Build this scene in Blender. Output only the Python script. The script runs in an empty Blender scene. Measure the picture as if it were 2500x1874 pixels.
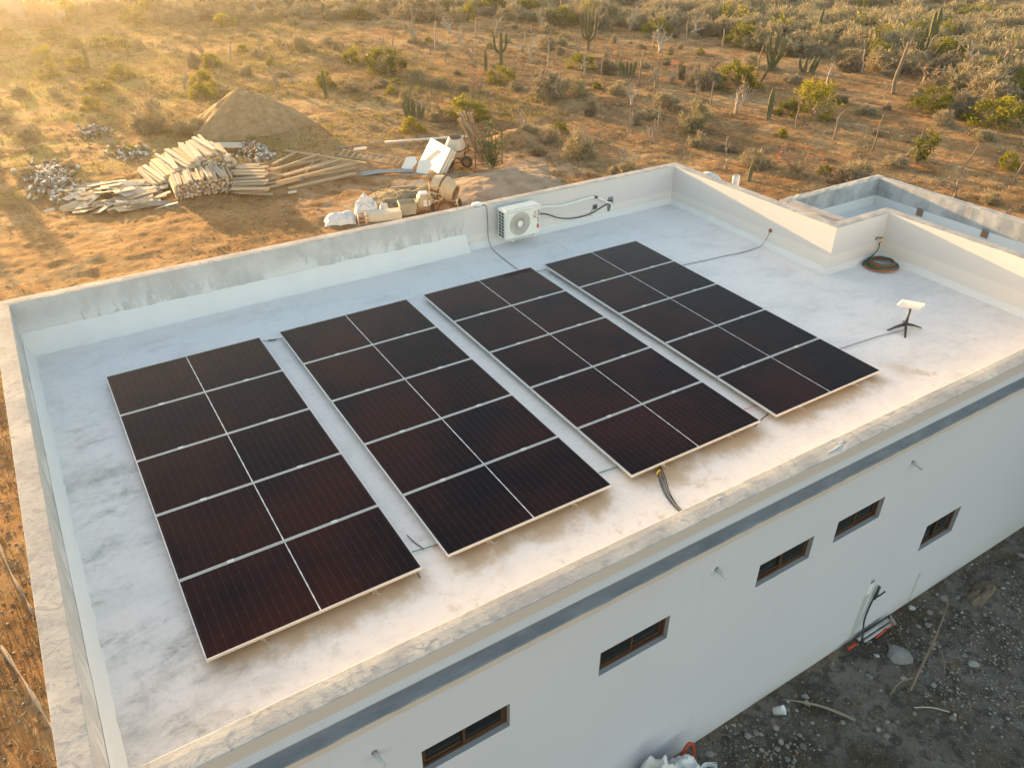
import bpy, bmesh, math, random
import numpy as np
from mathutils import Vector, Matrix, Euler

random.seed(7)
RNG = np.random.default_rng(11)
SC = bpy.context.scene
COL = SC.collection
PI = math.pi
R = 3.28            # height of the roof deck datum above the ground (metres)
TP = R + 0.92       # top of the parapets

# ------------------------------------------------------------------ camera, sky, sun, exposure
def make_camera():
    yaw, pitch, roll = 0.5609, 0.5657, 0.0035
    f = Vector((math.sin(yaw)*math.cos(pitch), math.cos(yaw)*math.cos(pitch), -math.sin(pitch)))
    r0 = Vector((math.cos(yaw), -math.sin(yaw), 0.0)); u0 = r0.cross(f)
    r = math.cos(roll)*r0 + math.sin(roll)*u0
    u = -math.sin(roll)*r0 + math.cos(roll)*u0
    cam = bpy.data.cameras.new('camera'); o = bpy.data.objects.new('camera', cam); COL.objects.link(o)
    m = Matrix((r, u, -f)).transposed().to_4x4(); m.translation = Vector((-0.1359, -11.4652, 9.5562))
    o.matrix_world = m
    cam.sensor_width = 36.0; cam.lens = 36.0*1911.28/2500.0
    cam.clip_start = 0.1; cam.clip_end = 3000.0
    SC.camera = o
make_camera()

SUN_EL, SUN_AZ = math.radians(6.5), math.radians(97.5)     # low evening sun behind the far-left scrub
world = bpy.data.worlds.new('World'); SC.world = world; world.use_nodes = True
_nt = world.node_tree
_sky = _nt.nodes.new('ShaderNodeTexSky'); _sky.sky_type = 'NISHITA'; _sky.sun_disc = False
_sky.ozone_density = 0.12; _sky.sun_elevation = SUN_EL; _sky.sun_rotation = math.radians(90.0) - SUN_AZ
_nt.links.new(_sky.outputs[0], _nt.nodes['Background'].inputs[0])
_nt.nodes['Background'].inputs[1].default_value = 0.15
_sun = bpy.data.lights.new('sun', 'SUN'); _sun.energy = 5.0; _sun.angle = math.radians(0.6)
_sun.color = (1.0, 0.60, 0.24)
_so = bpy.data.objects.new('sun', _sun); COL.objects.link(_so)
_d = Vector((math.cos(SUN_AZ)*math.cos(SUN_EL), math.sin(SUN_AZ)*math.cos(SUN_EL), math.sin(SUN_EL)))
_so.rotation_euler = (-_d).to_track_quat('-Z', 'Y').to_euler(); _so.location = (-8, 60, 30)
SC.view_settings.view_transform = 'Standard'; SC.view_settings.look = 'None'
SC.view_settings.exposure = 1.88; SC.view_settings.gamma = 1.0
SC.view_settings.use_curve_mapping = False
SC.render.engine = 'CYCLES'
SC.cycles.max_bounces = 6; SC.cycles.diffuse_bounces = 3; SC.cycles.glossy_bounces = 2
SC.cycles.transparent_max_bounces = 4; SC.cycles.use_denoising = True

# ------------------------------------------------------------------ noise in numpy
_LAT = np.random.default_rng(3).random((256, 256))
def vnoise(x, y):
    xi = np.floor(x).astype(int); yi = np.floor(y).astype(int)
    fx = x - xi; fy = y - yi
    fx = fx*fx*(3-2*fx); fy = fy*fy*(3-2*fy)
    a = _LAT[xi & 255, yi & 255]; b = _LAT[(xi+1) & 255, yi & 255]
    c = _LAT[xi & 255, (yi+1) & 255]; d = _LAT[(xi+1) & 255, (yi+1) & 255]
    return a*(1-fx)*(1-fy) + b*fx*(1-fy) + c*(1-fx)*fy + d*fx*fy
def fbm(x, y, oct=4):
    s = 0.0; a = 1.0; t = 0.0
    for i in range(oct):
        s = s + a*vnoise(x*(2**i)+17.3*i, y*(2**i)-9.1*i); t += a; a *= 0.5
    return s/t
def smooth(e0, e1, x):
    t = np.clip((x-e0)/(e1-e0), 0, 1); return t*t*(3-2*t)

def ground_h(x, y):
    x = np.asarray(x, float); y = np.asarray(y, float)
    h = 0.22*(fbm(x*0.16+5, y*0.16+2, 3)-0.5) + 0.13*(fbm(x*0.8+31, y*0.8+8, 3)-0.5) + 0.075*(fbm(x*2.8, y*2.8, 3)-0.5)
    dx = np.maximum(np.maximum(-1.2-x, x-17.0), 0); dy = np.maximum(np.maximum(-7.5-y, y-1.8), 0)
    d = np.hypot(dx, dy)
    return h*smooth(0.0, 2.5, d)*1.0 + 0.03*(fbm(x*3+7, y*3, 3)-0.5)*smooth(0, .3, d) - 0.02
def gz(x, y): return float(ground_h(np.array([x]), np.array([y]))[0])

# ------------------------------------------------------------------ materials
MATS = {}
class NT:
    """a small helper round one node tree"""
    def __init__(s, name):
        s.m = bpy.data.materials.new(name); s.m.use_nodes = True; s.t = s.m.node_tree
        s.b = s.t.nodes['Principled BSDF']; s.n = s.t.nodes; s.l = s.t.links
    def node(s, typ, **kw):
        n = s.n.new(typ)
        for k, v in kw.items(): setattr(n, k, v)
        return n
    def put(s, sock, v):
        if hasattr(v, 'is_linked') or isinstance(v, bpy.types.NodeSocket): s.l.new(v, sock)
        else: sock.default_value = v
    def pos(s): return s.node('ShaderNodeNewGeometry').outputs['Position']
    def obj(s): return s.node('ShaderNodeTexCoord').outputs['Object']
    def rnd(s): return s.node('ShaderNodeObjectInfo').outputs['Random']
    def sep(s, v):
        n = s.node('ShaderNodeSeparateXYZ'); s.l.new(v, n.inputs[0]); return n.outputs
    def mapping(s, v, scale=(1, 1, 1), rot=(0, 0, 0)):
        n = s.node('ShaderNodeMapping'); s.l.new(v, n.inputs[0]); n.inputs['Scale'].default_value = scale; n.inputs['Rotation'].default_value = rot
        return n.outputs[0]
    def noise(s, v, scale, detail=4, rough=0.55, dist=0.0):
        n = s.node('ShaderNodeTexNoise'); s.l.new(v, n.inputs['Vector'])
        n.inputs['Scale'].default_value = scale; n.inputs['Detail'].default_value = detail
        n.inputs['Roughness'].default_value = rough; n.inputs['Distortion'].default_value = dist
        return n.outputs['Fac']
    def voro(s, v, scale, feature='F1'):
        n = s.node('ShaderNodeTexVoronoi', feature=feature); s.l.new(v, n.inputs['Vector']); n.inputs['Scale'].default_value = scale
        return n.outputs
    def math(s, op, a, b=0.0, c=None, clamp=False):
        n = s.node('ShaderNodeMath', operation=op, use_clamp=clamp); s.put(n.inputs[0], a); s.put(n.inputs[1], b)
        if c is not None: s.put(n.inputs[2], c)
        return n.outputs[0]
    def step(s, v, e0, e1, o0=0.0, o1=1.0):
        n = s.node('ShaderNodeMapRange', interpolation_type='SMOOTHSTEP'); s.put(n.inputs[0], v)
        n.inputs[1].default_value = e0; n.inputs[2].default_value = e1; n.inputs[3].default_value = o0; n.inputs[4].default_value = o1
        return n.outputs[0]
    def mix(s, fac, a, b, mode='MIX'):
        n = s.node('ShaderNodeMix', data_type='RGBA', blend_type=mode)
        s.put(n.inputs[0], fac)
        for i, v in ((6, a), (7, b)):
            if isinstance(v, tuple): n.inputs[i].default_value = (v[0], v[1], v[2], 1)
            else: s.l.new(v, n.inputs[i])
        return n.outputs[2]
    def ramp(s, fac, stops):
        n = s.node('ShaderNodeValToRGB'); s.put(n.inputs[0], fac); e = n.color_ramp.elements
        while len(e) < len(stops): e.new(0.5)
        for el, (p, c) in zip(e, stops): el.position = p; el.color = (c[0], c[1], c[2], 1)
        return n.outputs[0]
    def bump(s, h, dist=0.01, strength=1.0):
        n = s.node('ShaderNodeBump'); s.l.new(h, n.inputs['Height']); n.inputs['Distance'].default_value = dist
        n.inputs['Strength'].default_value = strength; s.l.new(n.outputs[0], s.b.inputs['Normal'])
    def out(s, color=None, rough=None, metal=None, spec=None):
        if color is not None: s.put(s.b.inputs['Base Color'], (*color, 1) if isinstance(color, tuple) else color)
        if rough is not None: s.put(s.b.inputs['Roughness'], rough)
        if metal is not None: s.b.inputs['Metallic'].default_value = metal
        if spec is not None: s.b.inputs['Specular IOR Level'].default_value = spec
        MATS[s.m.name] = s.m
        return s.m

def plain(name, col, rough=0.6, metal=0.0, spec=0.4, var=0.15, scale=8.0):
    """one colour with wear: a little noise in value and gloss"""
    n = NT(name); o = n.obj()
    f = n.noise(o, scale, 5)
    c = n.mix(f, tuple(max(0, x*(1-var)) for x in col), tuple(min(1, x*(1+var)) for x in col))
    return n.out(c, n.step(f, 0.2, 0.8, max(0.05, rough-0.08), min(1, rough+0.08)), metal, spec)

def leafy(name, stops, trans=0.35, rough=0.6, scale=1.3):
    """thin plant matter: colour varies by plant and in patches, light comes through from behind"""
    n = NT(name); p = n.pos()
    f = n.math('ADD', n.math('MULTIPLY', n.noise(p, scale, 3), 0.75), n.math('MULTIPLY', n.rnd(), 0.35))
    c = n.ramp(f, stops)
    n.out(c, rough, 0.0, 0.15)
    tr = n.node('ShaderNodeBsdfTranslucent'); n.l.new(c, tr.inputs[0])
    mx = n.node('ShaderNodeMixShader'); mx.inputs[0].default_value = trans
    n.l.new(n.b.outputs[0], mx.inputs[1]); n.l.new(tr.outputs[0], mx.inputs[2])
    n.l.new(mx.outputs[0], n.n['Material Output'].inputs[0])
    return n.m

def build_materials():
    # -- roof deck: white elastomeric coat, grey mildew, brown run-off stains below the panels
    n = NT('roof_coat'); p = n.pos(); x, y, z = n.sep(p)
    n1 = n.noise(p, 0.55, 6, 0.6, 0.2); n2 = n.noise(n.mapping(p, (1.0, 1.5, 1)), 1.9, 12, 0.74, 0.15); n3 = n.noise(p, 14.0, 8, 0.75)
    left = n.step(x, 3.5, -1.0)
    near = n.step(y, 0.4, -3.0)
    amt = n.math('MULTIPLY', n.math('ADD', n.math('MULTIPLY', left, 0.8), 0.2), n.math('ADD', n.math('MULTIPLY', near, 0.75), 0.25))
    m1 = n.step(n.math('ADD', n.math('MULTIPLY', n2, 0.7), n.math('MULTIPLY', n1, 0.45)), 0.54, 0.74)
    c = n.mix(n.math('MULTIPLY', m1, amt), (0.80, 0.77, 0.76), (0.46, 0.455, 0.435))
    m1b = n.step(n2, 0.57, 0.70)
    c = n.mix(n.math('MULTIPLY', m1b, n.math('MULTIPLY', amt, 0.7)), c, (0.27, 0.27, 0.25))
    m2 = n.step(n.noise(n.mapping(p, (1, 1.8, 1), (0, 0, 0.5)), 0.9, 9, 0.68, 0.1), 0.48, 0.70)
    c = n.mix(n.math('MULTIPLY', m2, 0.5), c, (0.54, 0.545, 0.55))
    edge = n.math('MULTIPLY', n.step(y, -5.55, -5.8), n.step(y, -6.75, -5.85))
    m3 = n.step(n.math('ADD', n.math('MULTIPLY', n.noise(p, 1.5, 11, 0.72, 0.15), 0.8), n.math('MULTIPLY', n.step(y, -6.4, -5.75), 0.30)), 0.47, 0.70)
    fr = n.math('ABSOLUTE', n.math('SUBTRACT', n.math('FRACT', n.math('DIVIDE', n.math('ADD', x, 0.15), 2.59)), 0.5)); xr = n.math('MULTIPLY', n.math('MULTIPLY', n.step(x, 11.0, 9.9), n.step(x, -0.25, 0.15)), n.step(fr, 0.50, 0.36))
    c = n.mix(n.math('MULTIPLY', n.math('MULTIPLY', m3, edge), n.math('MULTIPLY', xr, 0.85)), c, (0.42, 0.30, 0.16))
    m4 = n.math('MULTIPLY', n.step(n.noise(p, 2.0, 11, 0.74, 0.1), 0.56, 0.68), n.step(y, -5.2, -6.2))
    c = n.mix(n.math('MULTIPLY', m4, 0.5), c, (0.40, 0.31, 0.2))
    c = n.mix(n.math('MULTIPLY', n.step(n3, 0.5, 0.72), 0.35), c, (0.46, 0.46, 0.455))
    scuff = n.step(n.noise(n.mapping(p, (3.0, 0.7, 1), (0, 0, 0.9)), 2.2, 10, 0.75), 0.56, 0.68); c = n.mix(n.math('MULTIPLY', scuff, n.math('MULTIPLY', n.step(n1, 0.45, 0.6), 0.4)), c, (0.42, 0.42, 0.41))
    sp = n.step(n.voro(p, 5.0)[0], 0.035, 0.02)
    c = n.mix(n.math('MULTIPLY', sp, n.step(n.noise(p, 0.9, 2), 0.55, 0.62)), c, (0.2, 0.18, 0.15))
    n.bump(n.math('ADD', n.math('MULTIPLY', n2, 0.6), n.math('MULTIPLY', n3, 0.4)), 0.012, 0.35)
    n.out(c, 0.62, 0, 0.35)

    # -- inner parapet faces
    n = NT('parapet_render'); p = n.pos(); x, y, z = n.sep(p)
    s1 = n.noise(n.mapping(p, (1.6, 1.6, 1.0)), 1.6, 9, 0.68, 0.2)
    s2 = n.noise(p, 0.8, 4); s3 = n.noise(p, 14, 4)
    grey = n.mix(n.step(s1, 0.35, 0.68), (0.43, 0.43, 0.44), (0.54, 0.54, 0.55))
    brush = n.step(n.math('ADD', n.math('MULTIPLY', n.noise(n.mapping(p, (4.0, 4.0, 1.2)), 2.0, 8, 0.7), 0.6), n.math('MULTIPLY', n.noise(p, 1.1, 2), 0.6)), 0.59, 0.64)
    zz = n.math('SUBTRACT', z, R)
    brush = n.math('MULTIPLY', brush, n.step(n.math('ADD', zz, n.math('MULTIPLY', s2, 0.4)), 1.0, 0.62))
    grey = n.mix(n.math('MULTIPLY', brush, 0.85), grey, (0.66, 0.665, 0.67))
    paint = n.mix(s2, (0.565, 0.55, 0.56), (0.62, 0.605, 0.61))
    paint = n.mix(n.math('MULTIPLY', n.step(n.noise(n.mapping(p, (2.0, 2.0, 0.5)), 2.0, 6), 0.55, 0.75), 0.25), paint, (0.50, 0.52, 0.50))
    wob = n.math('MULTIPLY', n.math('SUBTRACT', s1, 0.5), 0.05)
    c = n.mix(n.step(n.math('ADD', x, wob), 6.90, 6.93), grey, paint)
    base = n.step(n.math('ADD', zz, wob), 0.36, 0.345)
    c = n.mix(n.math('MULTIPLY', base, n.step(x, 6.9, 6.93)), c, (0.66, 0.635, 0.615))
    n.bump(s3, 0.006, 0.4)
    n.out(c, 0.75, 0, 0.25)

    # -- annex inner faces: bare cement with brush marks, white base
    n = NT('annex_render'); p = n.pos(); x, y, z = n.sep(p)
    s1 = n.noise(n.mapping(p, (1.5, 1.5, 1.0)), 1.7, 9, 0.68, 0.2)
    grey = n.mix(n.step(s1, 0.3, 0.7), (0.27, 0.275, 0.285), (0.50, 0.505, 0.51))
    c = n.mix(n.step(n.math('ADD', z, n.math('MULTIPLY', s1, 0.03)), R+0.20, R+0.185), grey, (0.70, 0.70, 0.69))
    n.bump(n.noise(p, 16, 4), 0.006, 0.5); n.out(c, 0.8, 0, 0.2)

    # -- parapet caps: trowelled plaster, patchy
    n = NT('parapet_cap'); p = n.pos()
    a = n.noise(p, 1.7, 6, 0.6, 0.7); b = n.noise(p, 22, 6, 0.7); c2 = n.noise(p, 6.0, 5, 0.6, 1.0)
    c = n.ramp(a, [(0.3, (0.29, 0.295, 0.31)), (0.5, (0.40, 0.395, 0.39)), (0.68, (0.52, 0.50, 0.465))])
    c = n.mix(n.step(c2, 0.52, 0.66), c, (0.30, 0.305, 0.32)); c = n.mix(n.step(b, 0.55, 0.7), c, (0.26, 0.265, 0.275))
    n.bump(n.math('ADD', n.math('MULTIPLY', b, 0.8), n.math('MULTIPLY', c2, 0.2)), 0.008, 0.7); n.out(c, 0.85, 0, 0.2)

    # -- outer walls: white paint with beige bands above and below the cement ledge
    n = NT('wall_paint'); p = n.pos(); x, y, z = n.sep(p)
    a = n.noise(p, 0.6, 4, 0.5); b = n.noise(p, 30, 3)
    c = n.mix(a, (0.545, 0.535, 0.60), (0.60, 0.59, 0.655))
    zz = n.math('ADD', n.math('SUBTRACT', z, R), n.math('MULTIPLY', n.math('SUBTRACT', n.noise(p, 2.0, 3), 0.5), 0.02))
    up = n.step(zz, 0.755, 0.785)
    lo = n.math('MULTIPLY', n.step(zz, 0.53, 0.535), n.step(zz, 0.66, 0.65))
    c = n.mix(n.math('MAXIMUM', up, lo), c, (0.55, 0.46, 0.425))
    damp = n.math('MULTIPLY', n.step(n.math('ADD', z, n.math('MULTIPLY', n.noise(p, 1.5, 5), 0.6)), 0.75, 0.25), 0.35)
    c = n.mix(damp, c, (0.45, 0.44, 0.40))
    drip = n.math('MULTIPLY', n.step(n.noise(n.mapping(p, (7, 7, 0.35)), 1.2, 4), 0.6, 0.75), 0.12)
    c = n.mix(drip, c, (0.42, 0.42, 0.42))
    n.bump(b, 0.003, 0.3); n.out(c, 0.7, 0, 0.3)

    n = NT('cement_ledge'); p = n.pos()
    a = n.noise(n.mapping(p, (1, 3, 1)), 2.2, 6, 0.65); b = n.noise(p, 26, 5, 0.7)
    c = n.ramp(a, [(0.3, (0.17, 0.18, 0.19)), (0.55, (0.23, 0.235, 0.245)), (0.75, (0.30, 0.30, 0.30))])
    n.bump(b, 0.012, 0.6); n.out(c, 0.85, 0, 0.2)

    n = NT('bare_soil'); p = n.pos(); x, y, z = n.sep(p)
    a = n.noise(p, 0.11, 5, 0.55, 0.4); b = n.noise(p, 0.7, 7, 0.65, 0.5); d = n.noise(p, 5.0, 8, 0.7); e = n.noise(p, 26.0, 5, 0.7)
    f = n.math('ADD', n.math('MULTIPLY', a, 0.45), n.math('MULTIPLY', b, 0.55))
    c = n.ramp(f, [(0.30, (0.14, 0.068, 0.030)), (0.40, (0.26, 0.140, 0.058)), (0.50, (0.37, 0.207, 0.088)), (0.60, (0.46, 0.305, 0.155)), (0.72, (0.34, 0.235, 0.12))])
    c = n.mix(n.math('MULTIPLY', n.step(d, 0.50, 0.62), 0.62), c, (0.13, 0.068, 0.034))
    humus = n.math('MULTIPLY', n.step(n.noise(p, 0.5, 9, 0.7, 0.3), 0.50, 0.60), n.step(x, 8.0, 20.0))
    c = n.mix(n.math('MULTIPLY', humus, 0.5), c, (0.125, 0.078, 0.046)); moss = n.step(n.noise(p, 0.23, 9, 0.7, 0.3), 0.52, 0.62); c = n.mix(n.math('MULTIPLY', moss, 0.22), c, (0.19, 0.145, 0.065))
    weeds = n.math('MULTIPLY', n.step(n.noise(p, 0.35, 8, 0.68, 0.3), 0.45, 0.58), n.step(x, 18.0, 3.0))
    c = n.mix(n.math('MULTIPLY', weeds, n.math('MULTIPLY', n.step(y, 19.0, 27.0), 0.7)), c, (0.27, 0.245, 0.065))
    grit = n.step(n.voro(p, 9.0)[0], 0.20, 0.08)
    c = n.mix(n.math('MULTIPLY', grit, n.step(n.noise(p, 1.3, 3), 0.50, 0.6)), c, (0.45, 0.38, 0.29))
    # cement and rubble fill trodden into the strip along the near wall
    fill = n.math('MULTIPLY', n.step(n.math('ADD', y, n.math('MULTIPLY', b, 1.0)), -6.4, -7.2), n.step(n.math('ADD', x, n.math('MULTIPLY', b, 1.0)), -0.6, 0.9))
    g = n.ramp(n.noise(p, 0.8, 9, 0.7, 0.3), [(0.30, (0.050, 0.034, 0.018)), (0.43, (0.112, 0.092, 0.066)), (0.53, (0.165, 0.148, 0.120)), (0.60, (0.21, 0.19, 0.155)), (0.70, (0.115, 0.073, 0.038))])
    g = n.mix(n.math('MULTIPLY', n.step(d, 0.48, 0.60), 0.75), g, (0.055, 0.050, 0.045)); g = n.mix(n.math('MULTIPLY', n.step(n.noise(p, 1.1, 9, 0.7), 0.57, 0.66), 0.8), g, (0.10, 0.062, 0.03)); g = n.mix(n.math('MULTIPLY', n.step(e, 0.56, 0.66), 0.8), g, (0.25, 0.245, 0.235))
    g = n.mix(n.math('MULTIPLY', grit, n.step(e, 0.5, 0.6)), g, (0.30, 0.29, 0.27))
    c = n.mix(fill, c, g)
    # pale cement dust spilled round the mixing place behind the far wall
    dust = n.math('MULTIPLY', n.math('MULTIPLY', n.step(y, 21.0, 13.5), n.step(y, 1.0, 6.0)), n.math('MULTIPLY', n.step(x, 6.0, 10.5), n.step(x, 21.0, 16.0)))
    c = n.mix(n.math('MULTIPLY', dust, n.step(b, 0.42, 0.62)), c, (0.43, 0.33, 0.25))
    n.bump(n.math('ADD', n.math('MULTIPLY', d, 0.6), n.math('MULTIPLY', e, 0.4)), 0.09, 0.8)
    n.out(c, 0.95, 0, 0.1)

    n = NT('mound_soil'); p = n.pos(); d = n.noise(p, 3.0, 7, 0.65); e = n.noise(p, 24, 5, 0.7)
    c = n.ramp(d, [(0.3, (0.26, 0.165, 0.085)), (0.55, (0.38, 0.255, 0.14)), (0.75, (0.46, 0.34, 0.21))])
    n.bump(n.math('ADD', n.math('MULTIPLY', d, 0.5), n.math('MULTIPLY', e, 0.5)), 0.07, 0.8); n.out(c, 0.95, 0, 0.1)
    n = NT('pale_sand'); p = n.pos(); d = n.noise(p, 2.0, 7, 0.65); e = n.noise(p, 30, 5, 0.7)
    c = n.ramp(d, [(0.3, (0.27, 0.185, 0.12)), (0.55, (0.40, 0.295, 0.21)), (0.75, (0.46, 0.36, 0.27))])
    n.bump(n.math('ADD', n.math('MULTIPLY', d, 0.5), n.math('MULTIPLY', e, 0.5)), 0.06, 0.8); n.out(c, 0.95, 0, 0.1)
    n = NT('gravel_grey'); p = n.pos(); v = n.voro(p, 16.0); e = n.noise(p, 3, 4)
    c = n.mix(n.step(e, 0.35, 0.65), n.ramp(v[0], [(0.0, (0.40, 0.36, 0.27)), (0.6, (0.10, 0.09, 0.06))]), (0.30, 0.24, 0.15))
    n.bump(v[0], 0.05, 0.9); n.out(c, 0.9, 0, 0.15)

    # -- solar glass: dark cells, fine silver gaps between half cells, printed under the glass
    n = NT('cell_glass'); o = n.obj(); x, y, z = n.sep(o)
    def line(v, pitch, w):
        f = n.math('FRACT', n.math('ADD', n.math('DIVIDE', v, pitch), 0.5)); return n.step(n.math('ABSOLUTE', n.math('SUBTRACT', f, 0.5)), w*2.2, w*0.6)
    lx = line(x, 0.0925, 0.012); ly = line(y, 0.1835, 0.006)
    dia = n.math('MULTIPLY', n.step(n.math('ABSOLUTE', n.math('SUBTRACT', n.math('FRACT', n.math('ADD', n.math('DIVIDE', x, 0.0925), 0.5)), 0.5)), 0.09, 0.03),
                 n.step(n.math('ABSOLUTE', n.math('SUBTRACT', n.math('FRACT', n.math('ADD', n.math('DIVIDE', y, 0.1835), 0.5)), 0.5)), 0.045, 0.015))
    bus = line(y, 0.01835, 0.04)
    c = n.mix(n.step(n.noise(n.pos(), 0.55, 4), 0.35, 0.65), (0.006, 0.005, 0.008), (0.030, 0.010, 0.009))
    c = n.mix(n.math('MULTIPLY', bus, 0.10), c, (0.12, 0.12, 0.13))
    c = n.mix(n.math('MULTIPLY', lx, 0.16), c, (0.22, 0.20, 0.20)); c = n.mix(n.math('MULTIPLY', ly, 0.04), c, (0.2, 0.2, 0.2))
    c = n.mix(n.math('MULTIPLY', dia, 0.10), c, (0.30, 0.29, 0.29))
    dustf = n.noise(n.pos(), 40, 3); dots = n.step(n.voro(n.pos(), 7.0)[0], 0.035, 0.012)
    c = n.mix(n.math('MULTIPLY', dots, n.step(dustf, 0.45, 0.6)), c, (0.18, 0.15, 0.13))
    n.out(c, n.step(n.noise(n.pos(), 3.0, 4), 0.3, 0.7, 0.08, 0.18), 0, 0.06)

    plain('aluminium', (0.62, 0.63, 0.64), 0.4, 0.35, 0.5, 0.08)
    plain('rail_metal', (0.45, 0.45, 0.45), 0.45, 0.6)
    plain('white_plastic', (0.78, 0.78, 0.77), 0.35, 0, 0.5, 0.04, 3)
    plain('unit_paint', (0.72, 0.73, 0.71), 0.35, 0, 0.5, 0.05, 2)
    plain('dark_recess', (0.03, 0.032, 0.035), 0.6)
    plain('grille_wire', (0.26, 0.225, 0.20), 0.5, 0.0)
    plain('black_plastic', (0.025, 0.025, 0.027), 0.5)
    plain('charcoal_plastic', (0.045, 0.047, 0.05), 0.45)
    plain('grey_cable', (0.12, 0.12, 0.125), 0.6)
    plain('red_print', (0.55, 0.02, 0.02), 0.5, 0, .4, .03)
    plain('dark_print', (0.05, 0.05, 0.055), 0.5, 0, .4, .03)
    plain('foam_wrap', (0.74, 0.75, 0.76), 0.7)
    plain('mortar_patch', (0.20, 0.20, 0.195), 0.9, 0, .2, .4, 20)
    plain('hose_green', (0.02, 0.09, 0.06), 0.4, 0, .5)
    plain('hose_orange', (0.40, 0.11, 0.03), 0.45, 0, .5)
    plain('brass', (0.75, 0.55, 0.25), 0.3, 0.8)
    plain('cable_green', (0.02, 0.20, 0.13), 0.5); plain('cable_red', (0.6, 0.10, 0.08), 0.5); plain('tape_yellow', (0.7, 0.55, 0.02), 0.5)
    plain('conduit_grey', (0.20, 0.20, 0.19), 0.55)
    plain('conduit_red', (0.42, 0.05, 0.02), 0.5)
    plain('rust_metal', (0.23, 0.115, 0.055), 0.8, 0.2, .3, .4, 6)
    plain('mixer_paint', (0.52, 0.42, 0.28), 0.65, 0.0, .35, .3, 4)
    plain('mixer_pale', (0.56, 0.52, 0.44), 0.65, 0.0, .35, .3, 5)
    plain('rubber', (0.05, 0.045, 0.04), 0.8)
    plain('brick_red', (0.36, 0.16, 0.08), 0.9, 0, .2, .3, 12)
    plain('white_sheet', (0.78, 0.77, 0.73), 0.6, 0, .3, .05, 2)
    plain('pvc_white', (0.76, 0.72, 0.68), 0.4, 0, .4, .05, 2)
    plain('sack_white', (0.66, 0.65, 0.65), 0.7, 0, .2, .18, 7)
    plain('sack_brown', (0.15, 0.12, 0.085), 0.8, 0, .2, .4, 9)
    plain('foam_block', (0.66, 0.60, 0.48), 0.9, 0, .15, .1, 5)
    plain('bucket_grey', (0.40, 0.38, 0.30), 0.6, 0, .3, .2, 4)
    plain('tin_sheet', (0.42, 0.42, 0.43), 0.45, 0.4, .4, .25, 3)
    plain('window_glass', (0.012, 0.016, 0.017), 0.08, 0, .5, .2, 2)
    plain('spout_metal', (0.47, 0.475, 0.50), 0.6, 0.0, .3, .5, 14)
    plain('block_house', (0.36, 0.30, 0.24), 0.9, 0, .2, .15, 3)
    plain('blue_tank', (0.50, 0.55, 0.62), 0.4, 0, .4, .1, 3)
    n = NT('rubble_stone'); v = n.voro(n.pos(), 6.0)
    n.out(n.ramp(n.sep(v[1])[0], [(0.0, (0.16, 0.12, 0.09)), (0.4, (0.28, 0.23, 0.18)), (0.65, (0.42, 0.37, 0.31)), (0.8, (0.62, 0.60, 0.57)), (1.0, (0.74, 0.73, 0.72))]), 0.9, 0, .2)
    n = NT('field_stone'); r = n.rnd(); o = n.obj()
    c = n.ramp(r, [(0.0, (0.18, 0.175, 0.165)), (0.35, (0.30, 0.29, 0.275)), (0.62, (0.44, 0.425, 0.40)), (0.82, (0.24, 0.15, 0.09)), (0.95, (0.68, 0.66, 0.62))])
    c = n.mix(n.math('MULTIPLY', n.noise(o, 2.5, 5), 0.5), c, (0.12, 0.11, 0.10)); n.bump(n.noise(o, 6, 5), 0.05, 0.5); n.out(c, 0.9, 0, 0.15)
    n = NT('pebbles'); p = n.pos(); v = n.voro(p, 4.0)
    hue = n.sep(v[1])[0]
    n.out(n.ramp(hue, [(0.0, (0.13, 0.125, 0.115)), (0.4, (0.27, 0.26, 0.24)), (0.7, (0.34, 0.32, 0.285)), (0.88, (0.24, 0.15, 0.09)), (1.0, (0.52, 0.50, 0.46))]), 0.9, 0, 0.15)

    def wood(name, a, b, d):
        n = NT(name); o = n.obj(); r = n.rnd()
        g = n.noise(n.mapping(o, (1.2, 14, 14)), 2.0, 6, 0.65)
        c = n.mix(n.step(g, 0.3, 0.7), a, b); c = n.mix(n.math('MULTIPLY', r, 0.75), c, d)
        n.bump(g, 0.004, 0.4); n.out(c, 0.75, 0, 0.25)
    wood('pine_plank', (0.46, 0.33, 0.19), (0.58, 0.45, 0.29), (0.36, 0.27, 0.19))
    wood('pale_board', (0.56, 0.47, 0.36), (0.66, 0.58, 0.47), (0.45, 0.39, 0.33))
    wood('weathered_wood', (0.26, 0.22, 0.18), (0.38, 0.33, 0.27), (0.22, 0.16, 0.11))
    wood('window_wood', (0.06, 0.028, 0.015), (0.10, 0.048, 0.025), (0.07, 0.034, 0.018))

    leafy('dry_twigs', [(0.25, (0.15, 0.12, 0.085)), (0.42, (0.29, 0.245, 0.175)), (0.58, (0.39, 0.325, 0.21)), (0.75, (0.30, 0.265, 0.16)), (0.95, (0.22, 0.195, 0.115))], 0.20, 0.75, 0.35)
    leafy('brush_twigs', [(0.25, (0.09, 0.065, 0.04)), (0.5, (0.17, 0.13, 0.08)), (0.7, (0.25, 0.20, 0.10)), (0.9, (0.14, 0.14, 0.045))], 0.2, 0.8, 0.6)
    leafy('weed_blades', [(0.25, (0.16, 0.15, 0.03)), (0.55, (0.27, 0.24, 0.05)), (0.85, (0.36, 0.29, 0.09))], 0.4, 0.7, 0.5)
    leafy('green_leaves', [(0.25, (0.07, 0.08, 0.014)), (0.5, (0.16, 0.165, 0.018)), (0.72, (0.27, 0.25, 0.022)), (0.95, (0.15, 0.155, 0.03))], 0.5, 0.5, 0.9)
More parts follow.
